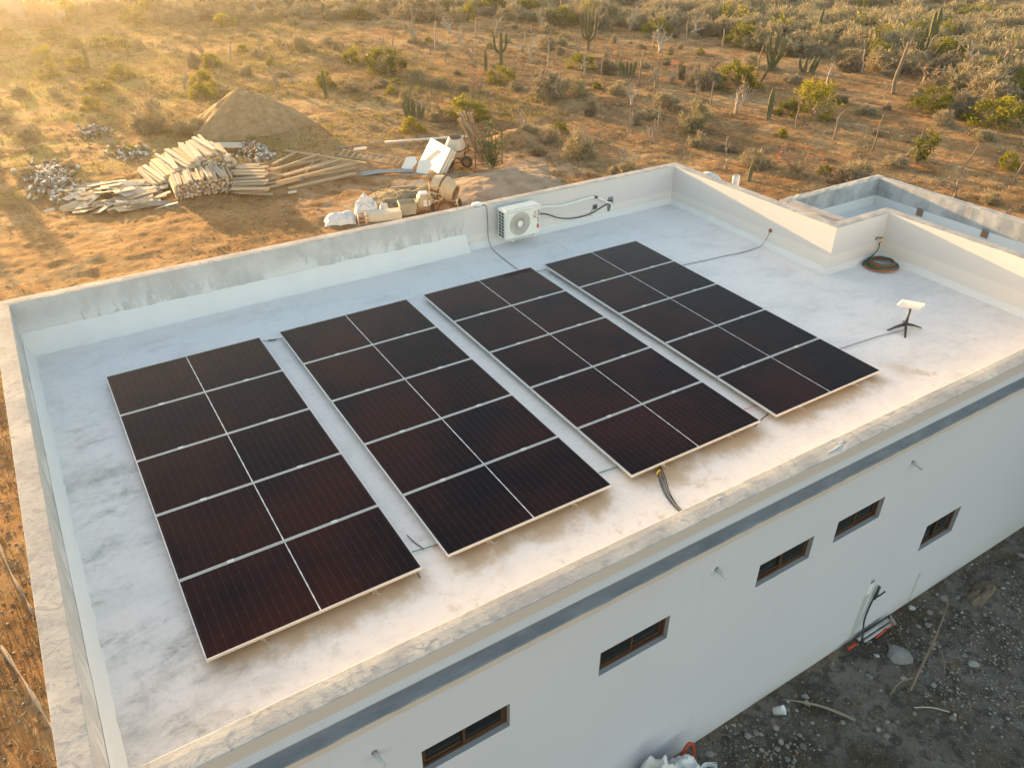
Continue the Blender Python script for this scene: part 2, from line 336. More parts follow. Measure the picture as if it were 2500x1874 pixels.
    leafy('vine_leaves', [(0.25, (0.06, 0.11, 0.045)), (0.6, (0.11, 0.17, 0.06)), (0.9, (0.18, 0.20, 0.06))], 0.4, 0.55, 2.5)
    leafy('red_petals', [(0.2, (0.55, 0.07, 0.04)), (0.9, (0.68, 0.16, 0.09))], 0.4, 0.6, 2.0)
    leafy('litter', [(0.25, (0.13, 0.08, 0.04)), (0.5, (0.26, 0.18, 0.10)), (0.7, (0.40, 0.31, 0.20)), (0.95, (0.20, 0.17, 0.06))], 0.2, 0.8, 1.7)
    n = NT('bark'); p = n.pos(); g = n.noise(p, 6, 4)
    c = n.mix(g, (0.17, 0.12, 0.08), (0.30, 0.23, 0.17)); n.out(c, 0.85, 0, .2)
    n = NT('pale_bark'); p = n.pos(); g = n.noise(p, 5, 4)
    c = n.mix(g, (0.30, 0.25, 0.19), (0.48, 0.43, 0.37)); n.out(n.mix(n.math('MULTIPLY', n.rnd(), .8), c, (0.24, 0.15, 0.085)), 0.8, 0, .2)
    n = NT('cactus_skin'); p = n.pos(); x, y, z = n.sep(n.obj()); g = n.noise(p, 3, 4)
    c = n.mix(g, (0.065, 0.075, 0.03), (0.135, 0.13, 0.055))
    n.out(n.mix(n.math('MULTIPLY', n.step(n.math('ADD', z, n.math('MULTIPLY', g, 0.5)), 0.75, 0.2), 0.8), c, (0.24, 0.19, 0.13)), 0.7, 0, .3)
build_materials()

# ------------------------------------------------------------------ mesh building
class MB:
    def __init__(s): s.v = []; s.f = []; s.m = []
    def add(s, vs, fs, mi=0):
        o = len(s.v); s.v.extend([tuple(p) for p in vs])
        s.f.extend([tuple(i+o for i in f) for f in fs]); s.m.extend([mi]*len(fs)); return s
    def box(s, a, b, mi=0, mat=None):
        x0, y0, z0 = a; x1, y1, z1 = b
        vs = [(x0,y0,z0),(x1,y0,z0),(x1,y1,z0),(x0,y1,z0),(x0,y0,z1),(x1,y0,z1),(x1,y1,z1),(x0,y1,z1)]
        if mat is not None: vs = [mat @ Vector(v) for v in vs]
        return s.add(vs, [(3,2,1,0),(4,5,6,7),(0,1,5,4),(1,2,6,5),(2,3,7,6),(3,0,4,7)], mi)
    def bevbox(s, a, b, r, mi=0, mat=None):
        """box with its twelve edges cut at 45 degrees"""
        a = Vector(a); b = Vector(b); c = (a+b)/2; h = (b-a)/2; vs = []; idx = {}
        for sx in (-1, 1):
            for sy in (-1, 1):
                for sz in (-1, 1):
                    for ax in range(3):
                        q = [sx*(h.x-r), sy*(h.y-r), sz*(h.z-r)]; q[ax] = (sx, sy, sz)[ax]*h[ax]
                        idx[(sx, sy, sz, ax)] = len(vs); vs.append(c+Vector(q))
        bm = bmesh.new()
        for v in vs: bm.verts.new(v)
        ret = bmesh.ops.convex_hull(bm, input=bm.verts)
        bm.verts.index_update(); pts = [v.co.copy() for v in bm.verts]; fs = [tuple(v.index for v in f.verts) for f in bm.faces]; bm.free()
        if mat is not None: pts = [mat @ p for p in pts]
        return s.add(pts, fs, mi)
    def tube(s, pts, rad, n=6, mi=0, cap=True):
        pts = [Vector(p) for p in pts]; N = len(pts)
        rads = rad if isinstance(rad, (list, tuple)) else [rad]*N
        vs = []; fs = []; up = None
        for i, p in enumerate(pts):
            t = (pts[min(i+1, N-1)]-pts[max(i-1, 0)]).normalized()
            if up is None: up = Vector((0, 0, 1)) if abs(t.z) < 0.9 else Vector((1, 0, 0))
            a = t.cross(up); 
            if a.length < 1e-4: a = t.cross(Vector((0.3, 1, 0)))
            a.normalize(); b = a.cross(t).normalized(); up = b
            for k in range(n):
                q = 2*PI*k/n; vs.append(p+(a*math.cos(q)+b*math.sin(q))*rads[i])
        for i in range(N-1):
            for k in range(n):
                fs.append((i*n+k, i*n+(k+1) % n, (i+1)*n+(k+1) % n, (i+1)*n+k))
        if cap and n > 2: fs.append(tuple(range(n))[::-1]); fs.append(tuple((N-1)*n+k for k in range(n)))
        return s.add(vs, fs, mi)
    def lathe(s, prof, n=24, mat=None, mi=0, closed=False):
        vs = []; fs = []
        for r, z in prof:
            for k in range(n):
                q = 2*PI*k/n; vs.append(Vector((r*math.cos(q), r*math.sin(q), z)))
        if mat is not None: vs = [mat @ v for v in vs]
        for i in range(len(prof)-1):
            for k in range(n): fs.append((i*n+k, i*n+(k+1) % n, (i+1)*n+(k+1) % n, (i+1)*n+k))
        if prof[0][0] > 1e-4 and not closed: fs.append(tuple(range(n))[::-1])
        if prof[-1][0] > 1e-4 and not closed: fs.append(tuple((len(prof)-1)*n+k for k in range(n)))
        return s.add(vs, fs, mi)
    def mesh(s, name, mats, origin=(0, 0, 0), smooth=False):
        me = bpy.data.meshes.new(name); o = Vector(origin)
        me.from_pydata([tuple(Vector(v)-o) for v in s.v], [], s.f)
        for m in ([mats] if isinstance(mats, str) else mats): me.materials.append(MATS[m])
        me.polygons.foreach_set('material_index', s.m)
        if smooth: me.polygons.foreach_set('use_smooth', [True]*len(s.f))
        me.update(); return me
    def build(s, name, mats, parent=None, smooth=False, origin=None):
        """ONE mesh object; coordinates are given in the world, the origin goes to the parent's place or the base of the mesh"""
        if parent is not None: org = Vector(parent.location); par = parent.parent
        elif origin is not None: org = Vector(origin)
        else:
            a = np.array(s.v); org = Vector(((a[:, 0].min()+a[:, 0].max())/2, (a[:, 1].min()+a[:, 1].max())/2, a[:, 2].min()))
        if parent is not None and par is not None: org = org + Vector(par.location)
        o = bpy.data.objects.new(name, s.mesh(name, mats, org, smooth)); COL.objects.link(o)
        if parent is not None: o.parent = parent
        else: o.location = org
        return o
def fast_mesh(name, V, F, mats, mi=None, smooth=False):
    """mesh from numpy arrays, faces all with the same number of corners"""
    V = np.asarray(V, np.float32); F = np.asarray(F, np.int32); k = F.shape[1]
    me = bpy.data.meshes.new(name); me.vertices.add(len(V)); me.vertices.foreach_set('co', V.ravel())
    me.loops.add(F.size); me.loops.foreach_set('vertex_index', F.ravel())
    me.polygons.add(len(F)); me.polygons.foreach_set('loop_start', np.arange(0, F.size, k, dtype=np.int32))
    for m in ([mats] if isinstance(mats, str) else mats): me.materials.append(MATS[m])
    if mi is not None: me.polygons.foreach_set('material_index', np.asarray(mi, np.int32))
    if smooth: me.polygons.foreach_set('use_smooth', np.ones(len(F), bool))
    me.update(); me.validate(); return me
def link(name, me, loc=(0, 0, 0), parent=None, rot=(0, 0, 0), scale=(1, 1, 1)):
    o = bpy.data.objects.new(name, me); COL.objects.link(o); o.location = loc; o.rotation_euler = rot; o.scale = scale
    if parent is not None: o.parent = parent
    return o
def tag(o, label=None, cat=None, group=None, kind=None):
    for k, v in (('label', label), ('category', cat), ('group', group), ('kind', kind)):
        if v: o[k] = v
    return o
def thing(name, label, cat, loc=(0, 0, 0), rz=0.0, group=None):
    o = bpy.data.objects.new(name, None); COL.objects.link(o); o.location = loc; o.rotation_euler = (0, 0, rz)
    o.empty_display_size = 0.2
    return tag(o, label, cat, group)
KIDS = {}
def dup(root, loc, rz=0.0, scale=(1, 1, 1), label=None, group=None, rot=None):
    r = root.copy(); COL.objects.link(r); r.location = loc; r.rotation_euler = rot or (0, 0, rz); r.scale = scale
    if label: r['label'] = label
    if group: r['group'] = group
    for ch in [c for c in root.children]:
        c = ch.copy(); COL.objects.link(c); c.parent = r
        for g in ch.children:
            d = g.copy(); COL.objects.link(d); d.parent = c
    return r
def curve(pts, n=8):
    """Catmull-Rom through the points"""
    P = [Vector(p) for p in pts]; P = [P[0]*2-P[1]]+P+[P[-1]*2-P[-2]]; out = []
    for i in range(1, len(P)-2):
        for k in range(n):
            t = k/n; a, b, c, d = P[i-1], P[i], P[i+1], P[i+2]
            out.append(0.5*((2*b)+(c-a)*t+(2*a-5*b+4*c-d)*t*t+(3*b-a-3*c+d)*t**3))
    out.append(P[-2]); return out

# ------------------------------------------------------------------ ground sheet
def build_ground():
    def axis(lo, hi, f0, f1, step, grow):
        a = list(np.arange(f0, f1+1e-6, step))
        d = step; x = a[-1]
        while x < hi: d *= grow; x += d; a.append(x)
        d = step; x = a[0]; pre = []
        while x > lo: d *= grow; x -= d; pre.append(x)
        return np.array(pre[::-1]+a)
    xs = axis(-500, 700, -4.5, 17.5, 0.11, 1.018); ys = axis(-400, 700, -11.5, 26.0, 0.12, 1.02)
    X, Y = np.meshgrid(xs, ys, indexing='ij'); Z = ground_h(X, Y)
    far = smooth(110, 300, np.hypot(X-20, Y-20)); Z = Z*(1-far)
    nx, ny = X.shape
    V = np.stack([X, Y, Z], -1).reshape(-1, 3)
    i = np.arange(nx-1)[:, None]*ny + np.arange(ny-1)[None, :]
    F = np.stack([i, i+ny, i+ny+1, i+1], -1).reshape(-1, 4)
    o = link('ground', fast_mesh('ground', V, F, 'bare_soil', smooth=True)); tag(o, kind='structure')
build_ground()

# ------------------------------------------------------------------ the white house under the panels
def roof_z(y): return R - 0.03 + 0.0162*(y+5.75)
def house():
    H = thing('flat_roofed_house', 'white rendered house with a flat roof carrying four rows of solar panels', 'house', (6.5, -3.0, 0))
    rs = np.random.default_rng(5)
    inner = [(-.931,-7.262),(13.937,-7.262),(13.937,-2.914),(12.387,-2.914),(12.387,1.555),(-.931,1.555)]
    outer = [(-1.158,-7.489),(14.164,-7.489),(14.164,-2.687),(12.614,-2.687),(12.614,1.782),(-1.158,1.782)]
    def sweep(mb, a, b, prof, seg, jit, mats):
        """prof: list of (t, z): t=0 on the inner line, 1 on the outer line; t beyond 1 in metres outside"""
        (ai, ao), (bi, bo) = a, b
        ai, ao, bi, bo = map(np.array, (ai, ao, bi, bo))
        n = max(2, int(np.linalg.norm(bi-ai)/seg)); vs = []; fs = []; mi = []
        m = len(prof); d = (bi-ai)/np.linalg.norm(bi-ai); nrm = np.array([d[1], -d[0]])
        w1 = np.cumsum(rs.normal(0, 1, n+1)); w1 = (w1-np.linspace(w1[0], w1[-1], n+1))
        w1 = w1/max(1e-6, np.abs(w1).max())
        for i in range(n+1):
            s = i/n; pi = ai+(bi-ai)*s; po = ao+(bo-ao)*s
            for j, (t, z) in enumerate(prof):
                q = pi+(po-pi)*min(t, 1.0)
                if t > 1: q = q+nrm*(t-1)
                k = jit if (0 < i < n and jit and (z > R+.85 or z < R+.66)) else 0
                vs.append((q[0]+nrm[0]*rs.normal(0, k), q[1]+nrm[1]*rs.normal(0, k), z+rs.normal(0, k*.5)*(1 if z > R+.85 else 0)+w1[i]*0.0035*(k > 0)*(z > R+.85)))
        for i in range(n):
            for j in range(m-1): fs.append((i*m+j, i*m+j+1, (i+1)*m+j+1, (i+1)*m+j)); mi.append(mats[j])
        o = len(mb.v); mb.v.extend(vs); mb.f.extend([tuple(q+o for q in f) for f in fs]); mb.m.extend(mi)
    e = 0.07
    for k in range(6):
        a = (inner[k], outer[k]); b = (inner[(k+1) % 6], outer[(k+1) % 6])
        near = k == 0
        mb = MB()
        prof = [(0, R-.16), (0, R+.3), (0, TP-.005), (.03, TP), (.35, TP+.003), (.7, TP+.002), (.97, TP), (1, TP-.006), (1, R+.60)]
        sweep(mb, a, b, prof, 0.15, 0.0004, [0, 0, 1, 1, 1, 1, 1, 2])
        mb.build('parapet', ['parapet_render', 'parapet_cap', 'wall_paint'], H)
        if not near:
            mw = MB(); sweep(mw, a, b, [(1, R+.60), (1, -.4)], 2.0, 0, [0]); mw.build('wall', 'wall_paint', H)
    # projecting ledge along the near face
    mb = MB(); sweep(mb, ((-.931,-7.262),(-1.158-.0,-7.489)), ((13.937,-7.262),(14.164,-7.489)),
        [(1, R+.648), (1.02, R+.645), (1.128, R+.637), (1.138, R+.627), (1.138, R+.555), (1.128, R+.548), (1, R+.54)], 0.12, 0.0022, [0, 0, 0, 1, 1, 1])
    mb.build('ledge', ['cement_ledge', 'wall_paint'], H, smooth=False)
    n = NT('reveal_render'); p = n.pos(); n.out(n.mix(n.noise(p, 4, 5), (.30, .30, .32), (.40, .40, .42)), .85, 0, .2)
    # near wall with five window openings
    wins = [(1.41, 2.35, -.67, -.32), (3.44, 4.38, -.68, -.315), (5.745, 6.675, -.675, -.31), (7.11, 8.02, -.655, -.30), (9.47, 10.31, -2.02, -1.52)]
    wins = [(a, b, R+c, R+d) for a, b, c, d in wins]
    y0, dep = -7.489, 0.055
    xs = sorted({-1.158, 14.164} | {w[0] for w in wins} | {w[1] for w in wins})
    zs = sorted({-.4, R+.60} | {w[2] for w in wins} | {w[3] for w in wins})
    mb = MB()
    for x0, x1 in zip(xs, xs[1:]):
        for z0, z1 in zip(zs, zs[1:]):
            cx, cz = (x0+x1)/2, (z0+z1)/2
            if any(w[0] < cx < w[1] and w[2] < cz < w[3] for w in wins): continue
            mb.add([(x0,y0,z0),(x1,y0,z0),(x1,y0,z1),(x0,y0,z1)], [(0,1,2,3)])
    for x0, x1, z0, z1 in wins:
        yb = y0+0.2; c = [(x0, z0), (x1, z0), (x1, z1), (x0, z1)]
        for (ax, az), (bx, bz) in zip(c, c[1:]+c[:1]): mb.add([(ax,y0,az),(bx,y0,bz),(bx,yb,bz),(ax,yb,az)], [(3,2,1,0)], 1)
    mb.build('wall', ['wall_paint', 'reveal_render'], H)
    for i, (x0, x1, z0, z1) in enumerate(wins):
        yf = y0+dep; mb = MB(); w = 0.038
        g = 0.002
        mb.box((x0+g,yf,z0+g),(x1-g,yf+.05,z0+w)); mb.box((x0+g,yf,z1-w),(x1-g,yf+.05,z1-g))
        mb.box((x0+g,yf,z0+w),(x0+w,yf+.05,z1-w)); mb.box((x1-w,yf,z0+w),(x1-g,yf+.05,z1-w))
        win = mb.build('window', 'window_wood', H)
        xm = (x0+x1)/2; flip = i % 2 == 0
        for s, (a, b) in enumerate(((x0+w, xm+.02), (xm-.02, x1-w))):
            back = 0.022 if (s == 0) == flip else 0.004
            q = MB(); t = .03; za, zb = z0+w, z1-w; ya = yf+back
            q.box((a,ya,za),(b,ya+.018,za+t)); q.box((a,ya,zb-t),(b,ya+.018,zb)); q.box((a,ya,za+t),(a+t,ya+.018,zb-t)); q.box((b-t,ya,za+t),(b,ya+.018,zb-t))
            q.build('sash', 'window_wood', win)
            q = MB(); q.box((a+t,ya+.007,za+t),(b-t,ya+.011,zb-t)); q.build('pane', 'window_glass', win)
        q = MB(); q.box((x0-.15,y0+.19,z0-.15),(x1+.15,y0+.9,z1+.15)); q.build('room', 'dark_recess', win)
    # roof deck: an L of small cells, falling slightly to the near side
    xs = np.linspace(-.97, 13.97, 126); ys = np.linspace(-7.3, 1.6, 76)
    X, Y = np.meshgrid(xs, ys, indexing='ij')
    Z = R-0.03+0.0162*(Y+5.75)+0.012*(fbm(X*.8+3, Y*.8, 3)-.5)+0.006*(fbm(X*4, Y*4, 2)-.5)
    keep = ~((X[:-1,:-1] > 12.45) & (Y[:-1,:-1] > -2.87)); i = np.arange(125)[:, None]*76+np.arange(75)[None, :]
    F = np.stack([i, i+76, i+77, i+1], -1)[keep]
    org = np.array(H.location)
    link('roof_deck', fast_mesh('roof_deck', np.stack([X, Y, Z], -1).reshape(-1, 3)-org, F, 'roof_coat', smooth=True), parent=H)
    # white cove where the roof meets the parapets
    def cove(a, b, nrm, h, w, name='cove'):
        mb = MB(); a = Vector(a); b = Vector(b); n = int((b-a).length/.1); vs = []; fs = []
        for i in range(n+1):
            p = a+(b-a)*i/n; z = roof_z(p.y); hh = h*(1+0.10*rs.normal()); ww = w*(1+.06*rs.normal())
            hh = h*(0.97+0.10*float(vnoise(np.array(i*.21), np.array(h*50)))) + rs.normal(0, .006)
            hh = h if i in (0, n) else hh
            for t, zz in ((0.004, hh), (.012, hh-.01), (.35*ww+.0, hh*.45), (ww*.75, hh*.12+.012), (ww, -.02)):
                vs.append((p.x+nrm[0]*t, p.y+nrm[1]*t, z+zz))
        for i in range(n):
            for j in range(4): fs.append((i*5+j, (i+1)*5+j, (i+1)*5+j+1, i*5+j+1))
        mb.add(vs, fs); mb.build(name, 'roof_white', H, smooth=True)
    n = NT('roof_white'); p = n.pos(); q = n.noise(p, 3, 5)
    n.out(n.mix(q, (0.66, 0.665, 0.67), (0.74, 0.745, 0.75)), 0.6, 0, .3); n2 = n.noise(p, 25, 3); n.bump(n2, .004, .4)
    cove((-.931, 1.555, 0), (6.95, 1.555, 0), (0, -1), .33, .19)
    cove((6.95, 1.555, 0), (12.387, 1.555, 0), (0, -1), .11, .10)
    cove((-.931, -7.25, 0), (-.931, 1.5, 0), (1, 0), .26, .11)
    cove((12.387, -3.01, 0), (12.387, 1.555, 0), (-1, 0), .09, .10)
    cove((12.29, -2.914, 0), (13.937, -2.914, 0), (0, -1), .10, .09)
    cove((13.937, -7.25, 0), (13.937, -2.914, 0), (-1, 0), .10, .10)
    # three drain spouts through the near face
    for x, z in ((1.0, R+.03), (5.0, R+.05), (8.42, R+.10)):
        a = Vector((x-.02, y0+.02, z)); b = a+Vector((.04, -.15, -.055))
        q = MB(); q.tube([a, (a+b)/2, b], .019, 10); q.build('drain_spout', 'spout_metal', H, smooth=True)
        q = MB(); m = Matrix.Translation(a+Vector((.005,-.022,0))) @ Euler((PI/2, 0, 0)).to_matrix().to_4x4()
        q.lathe([(.030, -.004), (.028, .003), (.02, .006)], 12, m); q.build('mortar_collar', 'mortar_patch', H)
    # service pipe chase low on the near face, patch of fresh mortar
    def strip(xa, za, xb, zb, w, mat, name, th=.004):
        q = MB(); ya = y0-th
        q.box((min(xa, xb), ya, za), (max(xa, xb)+w, y0+.01, zb), mat=None) if xa == xb else q.add(
            [(xa,ya,za),(xa+w,ya,za),(xb+w,ya,zb),(xb,ya,zb),(xa,y0+.01,za),(xa+w,y0+.01,za),(xb+w,y0+.01,zb),(xb,y0+.01,zb)],
            [(0,1,2,3),(0,4,5,1),(1,5,6,2),(2,6,7,3),(3,7,4,0)])
        q.build(name, mat, H)
    n = NT('chase_grey'); p = n.pos(); n.out(n.mix(n.noise(p, 5, 5), (.36, .365, .37), (.48, .485, .49)), .85, 0, .2)
    strip(8.335, -.05, 8.375, .96, .10, 'chase_grey', 'pipe_chase')
    strip(8.385, .965, 8.395, 1.17, .10, 'roof_white', 'mortar_patch', .008)
    strip(8.42, 1.172, 8.42, 1.235, .065, 'mortar_patch', 'wall_socket', .006)
    strip(9.78, -.05, 9.80, .62, .05, 'chase_grey', 'pipe_chase')
    # dents and trowel marks left on the near cap
    for (x, y, l, a) in ((6.75, -7.40, .30, .35), (6.90, -7.36, .10, 0.0), (5.0, -7.33, .10, -.4)):
        q = MB(); d = Vector((math.cos(a)*.5, math.sin(a)*.12, 0))*l
        q.tube([(x-d.x, y-d.y, TP-.001), (x, y, TP-.001), (x+d.x, y+d.y, TP-.001)], [.004, .008, .004], 6); q.build('plaster_ridge', 'roof_white', H)
house()

# ------------------------------------------------------------------ lower annex behind the right-hand parapets
def annex():
    zt = R+.575; A = thing('annex_roof', 'low annex with bare cement parapets and a white roof deck behind the house', 'building', (16, -4, 0))
    rs = np.random.default_rng(9)
    def wall(x0, y0, x1, y1, name, fy):
        """solid block wall, cap and faces with their own finish"""
        mb = MB(); L = max(x1-x0, y1-y0); n = max(2, int(L/.15)); along_x = (x1-x0) > (y1-y0)
        vs = []; fs = []; mi = []
        P = [(0, -.4), (0, zt-.015), (.08, zt), (.5, zt+.004), (.92, zt), (1, zt-.015), (1, -.4)]
        for i in range(n+1):
            s = i/n
            for t, z in P:
                k = rs.normal(0, .0025) if z > R else 0
                if along_x: vs.append((x0+(x1-x0)*s, y0+(y1-y0)*t+k, z+k))
                else: vs.append((x0+(x1-x0)*t+k, y0+(y1-y0)*s, z+k))
        for i in range(n):
            for j in range(6): fs.append((i*7+j, i*7+j+1, (i+1)*7+j+1, (i+1)*7+j)); mi.append((fy[0], 1, 1, 1, 1, fy[1])[j])
        for i in (0, n): fs.append(tuple(i*7+j for j in range(7))); mi.append(2)
        mb.v = vs; mb.f = fs; mb.m = mi
        mb.build(name, ['annex_render', 'parapet_cap', 'wall_paint'], A)
    wall(13.55, -.80, 16.87, -.575, 'parapet', (0, 2))
    wall(16.645, -9.5, 16.87, -.803, 'parapet', (0, 2))
    wall(13.55, -2.66, 13.80, -.803, 'parapet', (2, 0))
    zf = R-.05; mb = MB(); mb.box((13.80, -9.5, zf-.15), (16.70, -.75, zf)); mb.build('roof_deck', 'roof_white', A)
    mb = MB(); mb.box((14.18, -9.5, -.3), (16.86, -9.3, zf-.01)); mb.build('wall', 'wall_paint', A)
    # scupper openings through the white base: cut brick shows inside a ragged notch
    for y in (-1.98, -3.5, -5.02):
        mb = MB(); mb.box((16.632, y-.075, R+.035), (16.66, y+.075, R+.205)); nt = mb.build('scupper', 'mortar_patch', A)
        q = MB(); q.box((16.626, y-.06, R+.045), (16.636, y+.035, R+.105)); q.build('brick', 'brick_red', nt)
        q = MB(); q.box((16.627, y-.03, R+.115), (16.636, y+.06, R+.165)); q.build('brick', 'brick_red', nt)
    q = MB(); q.tube(curve([(15.6, -1.7, zf+.012), (15.9, -1.55, zf+.012), (16.1, -1.72, zf+.012), (16.35, -1.9, zf+.012)]), .012, 6)
    tag(q.build('roof_hose', 'grey_cable'), 'grey hose lying on the annex roof deck', 'hose')
annex()

# ------------------------------------------------------------------ solar arrays
PW, PH, PG = 2.279, 1.1449, 0.02
def solar():
    hf, hn, L = R+.173, R+.080, 5*PH+4*PG
    tilt = math.asin((hf-hn)/L)
    def framebox(mb, x0, y0, x1, y1): mb.box((x0, y0, -.035), (x1, y1, 0))
    fm = MB(); t = .010
    for b in ((-PW/2, -PH/2, PW/2, -PH/2+t), (-PW/2, PH/2-t, PW/2, PH/2), (-PW/2, -PH/2+t, -PW/2+t, PH/2-t), (PW/2-t, -PH/2+t, PW/2, PH/2-t)):
        fm.box((b[0], b[1], -.035), (b[2], b[3], 0))
    frame = fm.mesh('panel_frame', 'aluminium')
    def glass(x0, x1):
        m = MB(); m.box((x0, -PH/2+t, -.012), (x1, PH/2-t, -.0035)); return m.mesh('glass', 'cell_glass')
    g1, g2 = glass(-PW/2+t, -.006), glass(.006, PW/2-t)
    sm = MB(); k = 18
    for i in range(k):
        y0 = -PH/2+t+(PH-2*t)*i/k; y1 = -PH/2+t+(PH-2*t)*(i+.94)/k; w = .0052+.0022*(i % 3 == 0)
        sm.box((-w, y0, -.011), (w, y1, -.0030))
    strip = sm.mesh('centre_strip', 'aluminium')
    cm = MB(); cm.box((-.035, -.022, -.02), (.035, .022, .006)); cm.box((-.008, -.008, .006), (.008, .008, .012)); clamp = cm.mesh('clamp', 'aluminium')
    places = [(0.0, -.0088), (2.5966, 0.0), (5.194, .0068), (7.7532, -.0244)]
    where = ['leftmost row of five solar panels beside the left parapet', 'second row of solar panels from the left, crossed by a stray cable at its foot',
             'third row of solar panels, with a cable bundle leaving its near end', 'rightmost row of five solar panels, nearest the dish antenna']
    where[0] = 'leftmost of the four solar panel rows, beside the left parapet'; where[3] = 'rightmost of the four solar panel rows, nearest the small dish antenna'
    where[1] = 'second of the four solar panel rows counted from the left parapet'
    for (x0, ya), lab in zip(places, where):
        A = thing('solar_array', lab, 'solar panels', (x0+PW/2, ya, hf), 0, 'rows of solar panels on the roof'); A.rotation_euler = (tilt, 0, 0)
        for i in range(5):
            yc = -(PH/2+i*(PH+PG))
            p = link('solar_panel', frame, (0, yc, 0), A)
            link('cell_sheet', g1, parent=p); link('cell_sheet', g2, parent=p); link('centre_strip', strip, parent=p)
            if i < 4:
                for sx in (-.25, .25): link('clamp', clamp, (sx*PW*1.04, -PH/2-PG/2, 0), p)
        for sx in (-.25, .25):
            m = MB(); m.box((-.02, -L+.03, -.075), (.02, -.02, -.036)); r = link('rail', m.mesh('rail', 'rail_metal'), (sx*PW*1.04, 0, 0), A)
            for y in (-L+.06, -L*.5, -.1):
                m = MB(); m.box((-.03, y-.025, -.118), (.03, y+.025, -.076)); link('mount', m.mesh('mount', 'rail_metal'), parent=r)
            m = MB(); m.tube([(0, -L+.03, -.05), (.01, -L-.02, -.085), (.03, -L-.03, -.09), (.02, -L-.0, -.11)], .006, 5); link('bracket', m.mesh('bracket', 'rail_metal'), parent=r)
solar()

